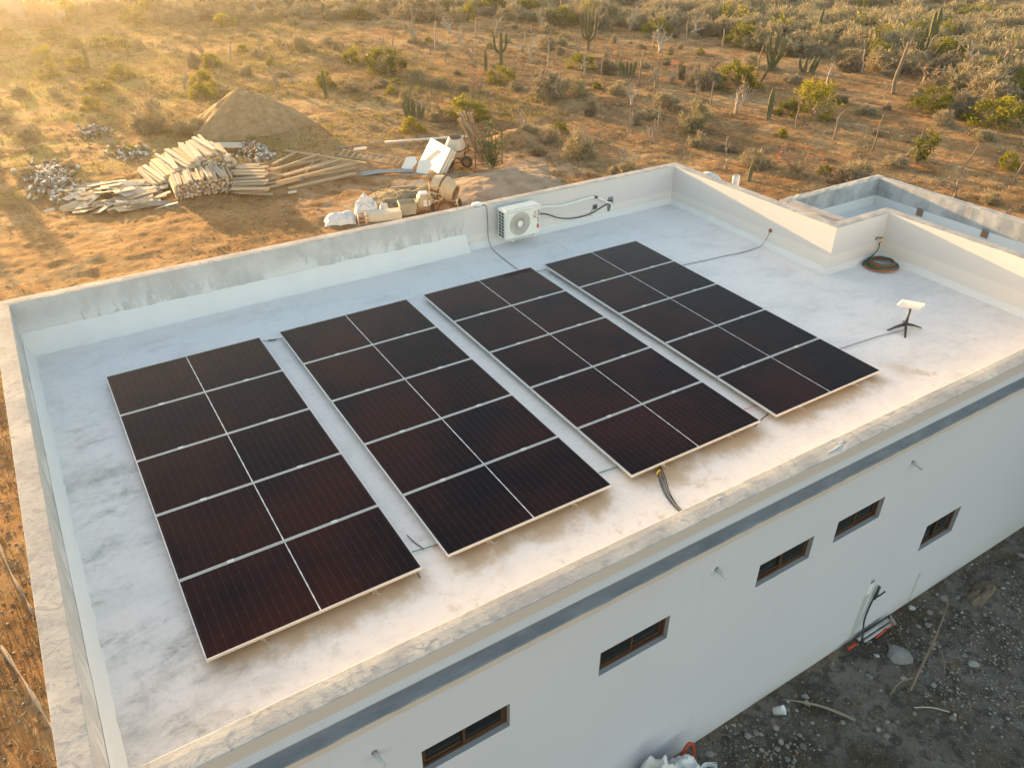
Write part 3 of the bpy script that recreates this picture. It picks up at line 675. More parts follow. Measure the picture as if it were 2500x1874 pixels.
# ------------------------------------------------------------------ things on the roof
def text_mesh(body, size, extrude=0.001):
    cu = bpy.data.curves.new('print', 'FONT'); cu.body = body; cu.size = size; cu.extrude = extrude; cu.align_x = 'LEFT'
    o = bpy.data.objects.new('print', cu); COL.objects.link(o)
    me = bpy.data.meshes.new_from_object(o.evaluated_get(bpy.context.evaluated_depsgraph_get()))
    bpy.data.objects.remove(o); return me
def ac_unit():
    x0, x1, y0, y1, z0, z1 = 7.61, 8.44, 1.11, 1.42, R+.29, R+.885
    A = thing('air_conditioner', 'white outdoor air conditioner unit hung on the far parapet', 'air conditioner', ((x0+x1)/2, y1, z0))
    m = MB(); m.bevbox((x0, y0+.012, z0), (x1, y1, z1-.03), .012); m.build('casing', 'unit_paint', A)
    m = MB(); m.bevbox((x0-.006, y0, z1-.03), (x1+.006, y1+.006, z1-.002), .006)
    for k in range(3):
        y = y0+.06+.085*k; m.bevbox((x0+.02, y, z1-.004), (x1-.02, y+.05, z1+.012), .008)
    m.build('lid', 'unit_paint', A)
    # front panel with a round well for the fan
    cx, cz, rr = 7.94, R+.582, .238; fx0, fx1, fz0, fz1 = x0+.045, 8.195, z0+.02, z1-.045; yf = y0
    m = MB(); n = 48; vs = []; fs = []
    for i in range(n):
        q = 2*PI*i/n; c, s = math.cos(q), math.sin(q)
        k = min((fx1-cx if c > 0 else cx-fx0)/max(abs(c), 1e-6), (fz1-cz if s > 0 else cz-fz0)/max(abs(s), 1e-6))
        vs += [(cx+c*k, yf, cz+s*k), (cx+c*(rr+.01), yf, cz+s*(rr+.01)), (cx+c*rr, yf+.006, cz+s*rr), (cx+c*rr, yf+.07, cz+s*rr), (cx+c*k, yf+.02, cz+s*k)]
    for i in range(n):
        j = (i+1) % n
        for a in range(3): fs.append((i*5+a, j*5+a, j*5+a+1, i*5+a+1))
        fs.append((i*5+4, j*5+4, j*5, i*5))
    m.add(vs, fs); fp = m.build('front_panel', 'unit_paint', A)
    m = MB(); m.lathe([(0.001, 0), (rr, 0)], 32, Matrix.Translation((cx, yf+.045, cz)) @ Euler((PI/2, 0, 0)).to_matrix().to_4x4(), closed=True); m.build('fan_well', 'dark_recess', A)
    m = MB()
    for i in range(3):
        a = i*2*PI/3; vs = []
        for rad, tw, dd in ((.05, .5, .02), (.14, .62, .03), (.21, .5, .03)):
            for s in (-1, 1): q = a+s*tw*.5+rad*1.5; vs.append((cx+rad*math.cos(q), yf+.03+s*dd*.3, cz+rad*math.sin(q)))
        m.add(vs, [(0, 1, 3, 2), (2, 3, 5, 4)])
    m.build('fan_blade', 'charcoal_plastic', A)
    m = MB()
    for i in range(40):
        a = 2*PI*i/40; pts = []
        for k in range(7):
            u = k/6; rad = .065+(rr-.068)*u; q = a-1.05*u
            pts.append((cx+rad*math.cos(q), yf+.004-.010*math.sin(PI*u), cz+rad*math.sin(q)))
        m.tube(pts, .0025, 4, cap=False)
    for rad in (.12, .18, rr-.004):
        pts = [(cx+rad*math.cos(2*PI*i/40), yf+.002-.009*math.sin(PI*(rad-.065)/(rr-.068)), cz+rad*math.sin(2*PI*i/40)) for i in range(41)]
        m.tube(pts, .0018, 4, cap=False)
    m.build('fan_grille', 'grille_wire', A)
    m = MB(); m.lathe([(.066, 0), (.064, .008), (.05, .013), (.001, .015)], 28, Matrix.Translation((cx, yf+.002, cz)) @ Euler((PI/2, 0, 0)).to_matrix().to_4x4()); m.build('hub_cap', 'white_plastic', A, smooth=True)
    # intake slots on the left end
    for c in range(2):
        for r in range(8):
            ya = y0+.085+c*.10; za = z0+.03+r*.066
            m = MB(); m.box((x0-.002, ya, za), (x0+.004, ya+.082, za+.05)); m.build('intake_slot', 'dark_recess', A)
    # wall brackets
    for x in (x0+.13, x1-.16):
        m = MB(); m.box((x, y0-.03, z0-.03), (x+.035, 1.553, z0-.001)); m.box((x+.004, 1.535, z0-.16), (x+.031, 1.553, z0-.03))
        m.tube([(x+.017, y0+.10, z0-.03), (x+.017, 1.54, z0-.15)], .01, 5); m.build('bracket', 'white_plastic', A)
    # printing on the right of the front, reading upwards
    def put(body, size, xb, zb, mat, name='printed_lettering', shear=0.0):
        me = text_mesh(body, size); me.materials.clear(); me.materials.append(MATS[mat])
        M = Matrix(((0, -1, 0, 0), (0, 0, -1, 0), (1, 0, 0, 0), (0, 0, 0, 1)))
        S = Matrix.Identity(4); S[0][1] = shear
        me.transform(M @ S); o = link(name, me, (xb-A.location.x, yf+.0105-A.location.y, zb-A.location.z), A); return o
    put('mirage', .105, 8.415, R+.505, 'dark_print', shear=.18)
    put('X', .13, 8.345, R+.62, 'red_print'); put('32', .075, 8.335, R+.705, 'dark_print')
    m = MB()
    for k in range(3):
        za = R+.40+.033*k
        m.add([(8.415, yf+.010, za), (8.415, yf+.010, za+.018), (8.352, yf+.010, za+.034), (8.352, yf+.010, za+.016)], [(0, 1, 2, 3)])
        if k < 2: m.add([(8.352, yf+.0095, za+.016), (8.352, yf+.0095, za+.034), (8.395, yf+.0095, za+.049), (8.405, yf+.0095, za+.036)], [(0, 1, 2, 3)])
    m.build('printed_logo', 'red_print', A)
    # lines to the wall
    m = MB(); pts = curve([(8.40, 1.47, R+.66), (8.75, 1.515, R+.655), (9.2, 1.52, R+.60), (9.6, 1.52, R+.61), (9.95, 1.52, R+.63), (10.15, 1.52, R+.61), (10.32, 1.52, R+.53), (10.5, 1.535, R+.42)], 10)
    m.tube(pts, [.024+.002*math.sin(i*2.1) for i in range(len(pts))], 8)
    tag(m.build('insulated_pipe', 'foam_wrap', smooth=True), 'white wrapped refrigerant pipe running along the far parapet to a wall hole', 'pipe')
    m = MB(); m.tube(pts[47:53], .027, 8); tag(m.build('pipe_tape', 'charcoal_plastic'), 'black tape wound round the end of the white wrapped pipe', 'tape')
    m = MB(); m.tube(curve([(8.43, 1.44, R+.53), (8.8, 1.50, R+.50), (9.2, 1.5, R+.33), (9.6, 1.49, R+.26), (10.0, 1.5, R+.27), (10.3, 1.52, R+.34), (10.53, 1.545, R+.40)], 8), .0125, 6)
    tag(m.build('power_cable', 'black_plastic', smooth=True), 'thick black cable sagging between the air conditioner and the wall hole', 'cable')
    # ragged wall hole with pipe stubs
    h = thing('wall_hole', 'ragged grey hole with pipe stubs in the far parapet right of the air conditioner', 'wall hole', (10.58, 1.553, R+.2))
    m = MB(); rs = random.Random(4); ring = []
    for z, w in ((.20, .05), (.28, .065), (.36, .075), (.44, .08), (.53, .055)): ring.append((10.58-w+rs.uniform(-.01, .01), R+z))
    for z, w in ((.53, .055), (.44, .07), (.36, .065), (.28, .06), (.20, .05)): ring.append((10.59+w+rs.uniform(-.01, .01), R+z))
    k = len(ring); m.add([(x, 1.549, z) for x, z in ring]+[(x, 1.558, z) for x, z in ring], [tuple(range(k))[::-1]]+[(i, (i+1) % k, k+(i+1) % k, k+i) for i in range(k)]); m.build('mortar_patch', 'mortar_patch', h)
    m = MB(); m.box((10.545, 1.541, R+.38), (10.62, 1.551, R+.46)); m.build('opening', 'dark_recess', h)
    m = MB(); m.tube(curve([(10.5, 1.535, R+.42), (10.58, 1.52, R+.40), (10.60, 1.52, R+.30), (10.58, 1.53, R+.20)], 6), .022, 8); m.build('pipe_stub', 'foam_wrap', h, smooth=True)
    m = MB(); m.tube([(10.63, 1.53, R+.34), (10.64, 1.53, R+.23)], .016, 8); m.build('pipe_stub', 'foam_wrap', h)
    j = thing('junction_box', 'small recessed junction box with a loose wire below the white wrapped pipe', 'junction box', (10.16, 1.55, R+.32))
    m = MB(); m.bevbox((10.10, 1.54, R+.33), (10.22, 1.556, R+.44), .006); m.build('box', 'mortar_patch', j)
    m = MB(); m.box((10.12, 1.537, R+.345), (10.205, 1.541, R+.42)); m.build('opening', 'charcoal_plastic', j)
    m = MB(); m.tube(curve([(10.12, 1.53, R+.37), (10.03, 1.52, R+.30), (10.02, 1.52, R+.22), (10.1, 1.53, R+.21)], 6), .004, 5); m.build('wire', 'grey_cable', j)
ac_unit()

def cable(name, pts, rad, mat, label, cat='cable', n=8):
    m = MB(); m.tube(curve(pts, n), rad, 6); return tag(m.build(name, mat, smooth=True), label, cat)
def roof_things():
    # round white access point on the far cap, with its cable down to the panels
    w = thing('access_point', 'round white wireless device lying on the far parapet left of the air conditioner', 'wireless device', (7.29, 1.68, TP+.004))
    m = MB(); m.lathe([(.105, 0), (.112, .01), (.108, .022), (.08, .034), (.04, .039), (.001, .04)], 32, Matrix.Translation((7.29, 1.68, TP+.004))); m.build('shell', 'white_plastic', w, smooth=True)
    m = MB(); m.lathe([(.075, .0375), (.078, .0385), (.081, .0365)], 32, Matrix.Translation((7.29, 1.68, TP+.0015)), closed=True); m.build('rim', 'aluminium', w)
    cable('network_cable', [(7.37, 1.62, TP+.018), (7.41, 1.54, TP+.0), (7.43, 1.53, R+.75), (7.44, 1.53, R+.5), (7.43, 1.50, R+.25), (7.42, 1.36, R+.1), (7.38, 1.12, R+.087), (7.36, .9, R+.085), (7.34, .55, R+.08), (7.33, .2, R+.075), (7.3, -.15, R+.075)], .0065, 'grey_cable', 'thin grey cable from the white wireless device down to the third panel row')
    cable('network_cable', [(12.37, -1.42, R+.36), (12.33, -1.41, R+.22), (12.26, -1.38, R+.08), (12.1, -1.40, R+.058), (11.7, -1.42, R+.054), (11.2, -1.36, R+.055), (10.75, -1.32, R+.055), (10.3, -1.27, R+.056), (9.9, -1.25, R+.057)], .006, 'grey_cable', 'thin dark cable from a wall socket in the right parapet to the rightmost panel row')
    s = thing('wall_outlet', 'small dark red round outlet in the right parapet where a cable starts', 'outlet', (12.385, -1.42, R+.33))
    m = MB(); M = Matrix.Translation((12.386, -1.42, R+.37)) @ Euler((0, -PI/2, 0)).to_matrix().to_4x4(); m.lathe([(.045, 0), (.045, .006), (.03, .008)], 16, M); m.build('patch', 'mortar_patch', s)
    m = MB(); m.lathe([(.024, .006), (.026, .02), (.012, .024)], 12, M); m.build('plug', 'conduit_red', s)
    cable('network_cable', [(11.69, -5.11, R+.075), (11.62, -5.12, R+.0), (11.45, -5.10, R-.005), (11.15, -5.05, R-.005), (10.8, -5.02, R-.004), (10.5, -5.0, R-.004), (10.2, -4.98, R-.003), (9.9, -4.96, R-.002)], .006, 'grey_cable', 'thin dark cable from the dish antenna to the rightmost panel row')
    # dish antenna
    d = thing('dish_antenna', 'small white flat dish antenna on a dark four-legged stand', 'dish antenna', (11.69, -5.1, roof_z(-5.1)))
    zf = roof_z(-5.1)
    hub = Vector((11.69, -5.10, zf+.105))
    for fx, fy in ((11.40, -4.98), (11.44, -5.29), (11.98, -5.22), (11.93, -4.91)):
        f = Vector((fx, fy, roof_z(fy)+.006)); t = (f-hub); s = Vector((-t.y, t.x, 0)).normalized(); m = MB()
        vs = []
        for u, hw, hh in ((0, .018, .05), (.5, .018, .032), (1, .013, .012)):
            p = hub+t*u+Vector((0, 0, .01*math.sin(PI*u)))
            for a, b in ((-1, -1), (1, -1), (1, 1), (-1, 1)): vs.append(p+s*hw*a+Vector((0, 0, hh*.5*b)))
        fs = [(0, 1, 2, 3), (11, 10, 9, 8)]
        for i in range(2):
            for k in range(4): fs.append((i*4+k, i*4+(k+1) % 4, i*4+4+(k+1) % 4, i*4+4+k))
        m.add(vs, [f_[::-1] for f_ in fs]); m.build('leg', 'charcoal_plastic', d)
    top = Vector((11.725, -5.08, zf+.365))
    m = MB(); m.tube([hub+Vector((0, 0, -.03)), hub+Vector((.004, .003, .07)), (hub+top)/2, top], [.03, .026, .02, .019], 12); m.build('mast', 'charcoal_plastic', d, smooth=True)
    nrm = Vector((.50, .70, .52)).normalized(); u = Vector((.80, -.50, -.26)).normalized(); u = (u-nrm*u.dot(nrm)).normalized(); v = nrm.cross(u).normalized()
    if v.z < 0: v = -v
    c = top+Vector((.03, .02, .055)); a, b = .215, .10
    def pt(x, y, z): return c+u*x+v*y+nrm*z
    m = MB(); rings = []
    for sx, sy, z in ((1, 1, .03), (1, 1, .018), (.97, .95, 0), (.80, .72, -.035), (.45, .35, -.05)):
        rg = []
        for k in range(24):
            q = 2*PI*k/24; cx, cy = math.cos(q), math.sin(q); pw = .28
            rg.append(pt(a*sx*math.copysign(abs(cx)**pw, cx), b*sy*math.copysign(abs(cy)**pw, cy), z))
        rings.append(rg)
    vs = [p for r in rings for p in r]; fs = [tuple(range(24))]
    for i in range(4):
        for k in range(24): fs.append((i*24+k, i*24+24+k, i*24+24+(k+1) % 24, i*24+(k+1) % 24))
    fs.append(tuple(4*24+k for k in range(24))[::-1])
    m.add(vs, fs); m.build('dish_shell', 'white_plastic', d)
    m = MB(); m.tube([vs[k]+nrm*.001 for k in list(range(24))+[0]], .0035, 4, cap=False); m.build('face_rim', 'charcoal_plastic', d)
    # garden hose coil and tap
    h = thing('hose_coil', 'coiled green and orange garden hose lying in the corner of the roof', 'hose', (13.55, -3.18, roof_z(-3.2)))
    rs = random.Random(2)
    for nm, mat, rads in (('hose_loop', 'hose_orange', (.36, .345, .33, .25, .235)), ('hose_loop', 'hose_green', (.365, .32, .29, .26, .215))):
        m = MB(); pts = []
        for i, rad in enumerate(rads):
            ox, oy = rs.uniform(-.03, .03), rs.uniform(-.025, .025); lv = roof_z(-3.2)+.02+.02*i*(1 if mat == 'hose_orange' else .9)+(.026 if mat == 'hose_green' else 0)
            r1 = rads[min(i+1, len(rads)-1)]
            for k in range(28):
                q = 2*PI*k/28; rr = rad+(r1-rad)*k/28; pts.append((13.55+ox*math.sin(q*.5)+rr*1.0*math.cos(q), -3.27+oy*math.sin(q*.5)+rr*.90*math.sin(q), lv+.006*math.sin(3*q+i)))
        m.tube(pts, .0125, 6); m.build(nm, mat, h, smooth=True)
    m = MB(); m.tube(curve([(13.80, -2.955, R+.345), (13.81, -2.97, R+.25), (13.74, -2.98, R+.16), (13.60, -2.99, R+.10), (13.50, -3.02, R+.06), (13.42, -3.08, R+.04)], 8), .0125, 6); m.build('hose_end', 'hose_green', h, smooth=True)
    m = MB(); m.tube([(13.24, -3.10, R+.055), (13.35, -3.04, R+.075)], .03, 8); m.build('hose_nozzle', 'charcoal_plastic', h)
    t = thing('garden_tap', 'brass tap on the short return parapet above the hose coil', 'tap', (13.78, -2.915, R+.33))
    m = MB(); m.tube([(13.80, -2.925, R+.43), (13.80, -2.99, R+.43), (13.80, -3.0, R+.40), (13.80, -2.975, R+.35)], .018, 8); m.build('spout', 'brass', t, smooth=True)
    m = MB(); m.box((13.74, -2.985, R+.452), (13.83, -2.965, R+.462)); m.tube([(13.795, -2.975, R+.43), (13.795, -2.975, R+.455)], .008, 6); m.build('handle', 'grey_cable', t)
    m = MB(); m.bevbox((13.69, -2.927, R+.40), (13.755, -2.911, R+.465), .005); m.build('patch', 'mortar_patch', t)
    # loose wires round the arrays
    z = roof_z(-5.5)
    cable('ground_wire', [(2.27, -5.45, z+.012), (2.42, -5.475, z+.012), (2.6, -5.5, z+.012), (2.75, -5.52, z+.012)], .006, 'cable_green', 'green wire crossing the gap between the first and second panel rows', n=4)
    cable('ground_wire', [(2.55, -5.515, z+.012), (2.64, -5.53, z+.012), (2.75, -5.54, z+.012)], .005, 'cable_red', 'short red wire beside the green wire in the first gap', n=4)
    cable('ground_wire', [(4.9, -5.44, z+.012), (5.05, -5.455, z+.012), (5.25, -5.48, z+.012)], .006, 'cable_green', 'green wire crossing the gap between the second and third panel rows', n=4)
    cable('ground_wire', [(7.47, -5.35, z+.012), (7.58, -5.39, z+.012), (7.8, -5.42, z+.012)], .005, 'cable_red', 'red wire crossing the gap between the third and fourth panel rows', n=4)
    cable('loose_wire', [(2.385, -5.20, z+.03), (2.41, -5.32, z+.012), (2.44, -5.43, z+.012), (2.45, -5.49, z+.012)], .006, 'black_plastic', 'short black wire end lying in the first gap between panel rows', n=5)
    cable('loose_wire', [(2.235, -5.70, z+.02), (2.23, -5.85, z+.005)], .006, 'black_plastic', 'short black wire sticking out below the leftmost panel row', n=4)
    cable('loose_wire', [(7.40, -5.78, z+.02), (7.62, -5.70, z+.012), (7.8, -5.66, z+.012)], .008, 'black_plastic', 'black wire at the foot of the third gap between panel rows', n=5)
    for (xa, ya, xb, yb, lab) in ((2.26, .02, 2.68, -.10, 'first'), (7.30, .0, 7.78, -.10, 'third')):
        k = thing('cable_connector', 'black plug connector on a lead crossing the far end of the %s panel gap' % lab, 'connector', ((xa+xb)/2, (ya+yb)/2, R+.08))
        m = MB(); m.tube([(xa, ya, R+.085), ((xa+xb)/2, (ya+yb)/2, R+.077), (xb, yb, R+.09)], .005, 6); m.build('lead', 'black_plastic', k)
        m = MB(); p = Vector(((xa+xb)/2, (ya+yb)/2, R+.08)); q = Vector((xb-xa, yb-ya, 0)).normalized(); m.tube([p-q*.07, p-q*.02, p-q*.015, p+q*.06], [.012, .014, .010, .011], 8); m.build('plug', 'black_plastic', k)
    # cable bundle from the third row to the near parapet
    b = thing('cable_bundle', 'grey conduit and black cables running from the third panel row to the near parapet', 'cables', (5.5, -6.2, roof_z(-6.2)))
    path = [(5.72, -5.70, R+.02), (5.66, -5.80, R-.005), (5.59, -5.92, R-.02), (5.50, -6.08, R-.022), (5.43, -6.22, R-.025), (5.38, -6.40, R-.025), (5.36, -6.56, R-.028), (5.33, -6.95, R-.02), (5.32, -7.26, R+.0)]
    m = MB(); c = curve(path[2:], 6); m.tube(c, [.010+.009*min(1, i/5) for i in range(len(c))], 8); m.build('conduit', 'conduit_grey', b, smooth=True)
    for off, bow in (((-.03, -.01, 0), -.015), ((.03, .012, .004), .02), ((.018, .03, .012), .008)):
        m = MB(); pp = [Vector(q)+Vector(off)*(0.3+1.0*math.sin(PI*i/8))+Vector((bow*math.sin(PI*i/4), 0, 0)) for i, q in enumerate(path)]; m.tube(curve(pp, 6), .006, 6); m.build('cable', 'black_plastic', b, smooth=True)
    m = MB(); m.tube([(5.64, -5.83, R+.0), (5.60, -5.835, R+.012), (5.575, -5.85, R+.005), (5.56, -5.86, R-.012)], .010, 6); m.build('tape', 'tape_yellow', b)
roof_things()

# ------------------------------------------------------------------ plant meshes (unit size: crown radius 1, height 1)
def kites(o, d, L, w, rng, n=4):
    """blades: origin, direction, length, width -> a diamond each"""
    o = np.asarray(o); d = d/np.linalg.norm(d, axis=1, keepdims=True)
    r = rng.normal(size=o.shape); s = np.cross(d, r); s /= np.linalg.norm(s, axis=1, keepdims=True)+1e-9
    L = np.asarray(L)[:, None]; w = np.asarray(w)[:, None]
    V = np.stack([o, o+d*L*.45+s*w*.5, o+d*L, o+d*L*.45-s*w*.5], 1).reshape(-1, 3)
    F = np.arange(len(o)*4).reshape(-1, 4); return V, F
def twig_cloud(rng, n, up=0.5, lean=0.35, blade=(.16, .42), width=(.010, .022), hollow=0.25):
    """twigs standing out of a rounded crown, denser near the rim"""
    ph = rng.random(n)*2*PI; ct = rng.random(n)**0.8; st = np.sqrt(1-ct**2)
    dirn = np.stack([st*np.cos(ph), st*np.sin(ph), ct], 1)
    lob = 0.78+0.30*(np.sin(3*ph+rng.random()*6)*st*.5+np.sin(5*ph+2*ct*3+rng.random()*6)*.35)
    rad = lob*(hollow+(1-hollow)*rng.random(n)**0.6)
    o = dirn*rad[:, None]*np.array([1, 1, 1.0])
    d = dirn*(1-lean)+rng.normal(size=(n, 3))*lean; d[:, 2] += up*rng.random(n)
    L = rng.uniform(*blade, n); w = rng.uniform(*width, n)
    o = o-d/np.linalg.norm(d, axis=1, keepdims=True)*L[:, None]*.5; o[:, 2] = np.abs(o[:, 2])*.9
    return kites(o, d, L, w, rng)
def merge(parts):
    V = []; F = []; o = 0
    for v, f in parts: V.append(np.asarray(v)); F.append(np.asarray(f)+o); o += len(v)
    return np.concatenate(V), np.concatenate(F)
def stems_mb(rng, n, length=(.6, 1.0), rad=.02, spread=.8, wig=.08, tipz=None, seg=5):
    m = MB()
    for i in range(n):
        a = rng.random()*2*PI; s = spread*(.25+.75*rng.random()); L = rng.uniform(*length); p = []
        for k in range(seg+1):
            t = k/seg; p.append((math.cos(a)*s*L*t**1.2+rng.normal()*wig*t, math.sin(a)*s*L*t**1.2+rng.normal()*wig*t, L*t**.85*math.sqrt(max(.1, 1-(s*.7)**2))))
        m.tube(p, [rad*(1-.75*k/seg) for k in range(seg+1)], 4, cap=False)
    return m
def branch_tree(rng, levels=4, trunk=.32, rad=.045, lean=.25, split=(2, 4), droop=.0, n0=1, fuzz=None):
    m = MB(); tips = []
    def grow(p, d, L, r, lv):
        pts = [p]; q = p.copy(); dd = d.copy(); k = 3
        for i in range(k):
            dd = (dd+Vector(rng.normal(size=3))*.22).normalized(); q = q+dd*L/k; pts.append(q.copy())
        m.tube(pts, [r*(1-.4*i/k) for i in range(k+1)], 5 if lv > 1 else 3, cap=False)
        if lv == 0 and fuzz is not None: fuzz.append((q.copy(), dd.copy(), L))
        if lv == 0: tips.append((q, dd)); return
        for j in range(rng.integers(*split)):
            nd = (dd+Vector(rng.normal(size=3))*.75+Vector((0, 0, .25-droop))).normalized(); grow(q.copy(), nd, L*rng.uniform(.6, .85), r*.58, lv-1)
    for i in range(n0):
        a = rng.random()*2*PI; grow(Vector((0, 0, 0)), Vector((math.cos(a)*lean*(1+.8*(n0 > 1)), math.sin(a)*lean*(1+.8*(n0 > 1)), 1)).normalized(), trunk, rad, levels)
    return m, tips
def normalise(me, rad=True):
    co = np.empty(len(me.vertices)*3, np.float32); me.vertices.foreach_get('co', co); co = co.reshape(-1, 3)
    r = np.percentile(np.hypot(co[:, 0], co[:, 1]), 98); co[:, :2] /= max(r, 1e-6); co[:, 2] /= co[:, 2].max()
    me.vertices.foreach_set('co', co.ravel()); me.update(); return me
def norm_many(mes):
    cs = []
    for me in mes:
        co = np.empty(len(me.vertices)*3, np.float32); me.vertices.foreach_get('co', co); cs.append(co.reshape(-1, 3))
    a = np.concatenate(cs); r = np.percentile(np.hypot(a[:, 0], a[:, 1]), 97); h = np.percentile(a[:, 2], 99.7)
    for me, co in zip(mes, cs):
        co[:, :2] /= r; co[:, 2] /= h; me.vertices.foreach_set('co', co.ravel()); me.update()
    return mes
def leaf_cloud(rng, lobes, per, size, flat=0.25, centres=None):
    V = []
    if centres is None:
        centres = []
        for i in range(lobes):
            ph = rng.random()*2*PI; ct = rng.random(); st = math.sqrt(1-ct*ct); q = .35+.5*rng.random()**.5
            centres.append((st*math.cos(ph)*q, st*math.sin(ph)*q, ct*q*1.05+.04))
    o = []; d = []
    for c in centres:
        n = int(per*rng.uniform(.5, 1.4)); rr = rng.uniform(.12, .27)
        g = rng.normal(size=(n, 3)); g /= np.linalg.norm(g, axis=1, keepdims=True); g *= (rng.random(n)**.45)[:, None]*rr
        g[:, 2] *= .8; o.append(np.array(c)+g); d.append(g/rr*.7+rng.normal(size=(n, 3))*.5+np.array([0, 0, .35]))
    o = np.concatenate(o); d = np.concatenate(d); n = len(o); o[:, 2] = np.abs(o[:, 2])
    L = rng.uniform(.6, 1.3, n)*size; return kites(o, d, L, L*rng.uniform(.4, .65, n), rng)

PROTO = {}
def make_protos():
    hid = []
    for s in range(6):      # leafless dry shrubs
        rng = np.random.default_rng(100+s)
        # branching stems, twigs bristling at every branch end, thin lower growth
        fz = []; st, tips = branch_tree(rng, 2 if s % 2 else 3, .42 if s % 2 else .33, .030, .75, (2, 4), .05, 16 if s % 2 else 7, fz)
        q = np.array([tuple(f[0]) for f in fz]); d = np.array([tuple(f[1]) for f in fz]); k = rng.integers(0, len(q), 1500)
        o = q[k]-d[k]*rng.uniform(0, .26, (1500, 1))+rng.normal(size=(1500, 3))*.035; o[:, 2] = np.abs(o[:, 2])
        V0, F0 = kites(o, d[k]+rng.normal(size=(1500, 3))*.55, rng.uniform(.10, .26, 1500), rng.uniform(.018, .042, 1500), rng)
        V, F = twig_cloud(rng, 700, up=.8, lean=.5, hollow=.1, width=(.02, .045)); V[:, 2] *= .55; V[:, :2] *= .8
        tv = np.array([tuple(v) for v in st.v]); tf3 = [f for f in st.f if len(f) == 4]
        V, F = merge([(V, F), (V0, F0), (tv, np.array(tf3))])
        PROTO.setdefault('dry_shrub', []).append(normalise(fast_mesh('dry_shrub', V, F, 'dry_twigs')))
    for s in range(5):      # green shrubs: stems and leaves
        rng = np.random.default_rng(200+s)
        st = stems_mb(rng, 16, (.5, .95), .018, .85, .05).mesh('stems', 'bark')
        V, F = leaf_cloud(rng, 34, 120, .075)
        V2, F2 = twig_cloud(rng, 260, up=.5, lean=.4, hollow=.5)
        n1 = len(F); V, F = merge([(V, F), (V2, F2)])
        lf = fast_mesh('leaves', V, F, ['green_leaves', 'dry_twigs'], [0]*n1+[1]*(len(F)-n1))
        norm_many([lf, st]); PROTO.setdefault('green_shrub', []).append((st, lf))
    for s in range(2):      # open-crowned green tree
        rng = np.random.default_rng(300+s)
        m, tips = branch_tree(rng, 3, .36, .035, .35, (2, 4), 0, 4 if s == 0 else 1)
        c = [tuple(t[0]+t[1]*.03) for t in tips]
        V, F = leaf_cloud(rng, 0, 46 if s == 0 else 70, .065, centres=c)
        tr = m.mesh('trunk', 'pale_bark'); lf = fast_mesh('crown', V, F, 'green_leaves'); norm_many([lf, tr]); PROTO.setdefault('green_tree', []).append((tr, lf))
    for s in range(5):      # bare trees
        rng = np.random.default_rng(400+s)
        m, tips = branch_tree(rng, 4, .34, .10 if s % 2 else .085, .3, (2, 4), .12 if s == 0 else 0, 3 if s == 0 else 1+s % 2)
        PROTO.setdefault('bare_tree', []).append(normalise(m.mesh('bare_tree', 'pale_bark')))
    for s in range(3):      # twisted pale stems with red flowers
        rng = np.random.default_rng(500+s)
        m = stems_mb(rng, 26, (.7, 1.15), .014, .75, .07, seg=7); st = m.mesh('stems', 'pale_bark')
        tips = np.array([tuple(m.v[i]) for i in range(len(m.v)-1, 0, -(8*4))][:26]); k = rng.integers(0, len(tips), 70)
        o = tips[k]+rng.normal(size=(70, 3))*.03; V, F = kites(o, rng.normal(size=(70, 3))+np.array([0, 0, .5]), np.full(70, .055), np.full(70, .035), rng)
        V2, F2 = twig_cloud(rng, 420, up=.4, lean=.45, hollow=.1); n1 = len(F); V2[:, 2] *= .6; V2[:, :2] *= .75
        Va, Fa = merge([(V, F), (V2, F2)])
        fl = fast_mesh('flowers', V, F, 'red_petals'); tw = fast_mesh('twigs', V2, F2, 'dry_twigs'); norm_many([st, fl, tw]); PROTO.setdefault('flower_shrub', []).append((st, fl, tw))
make_protos()

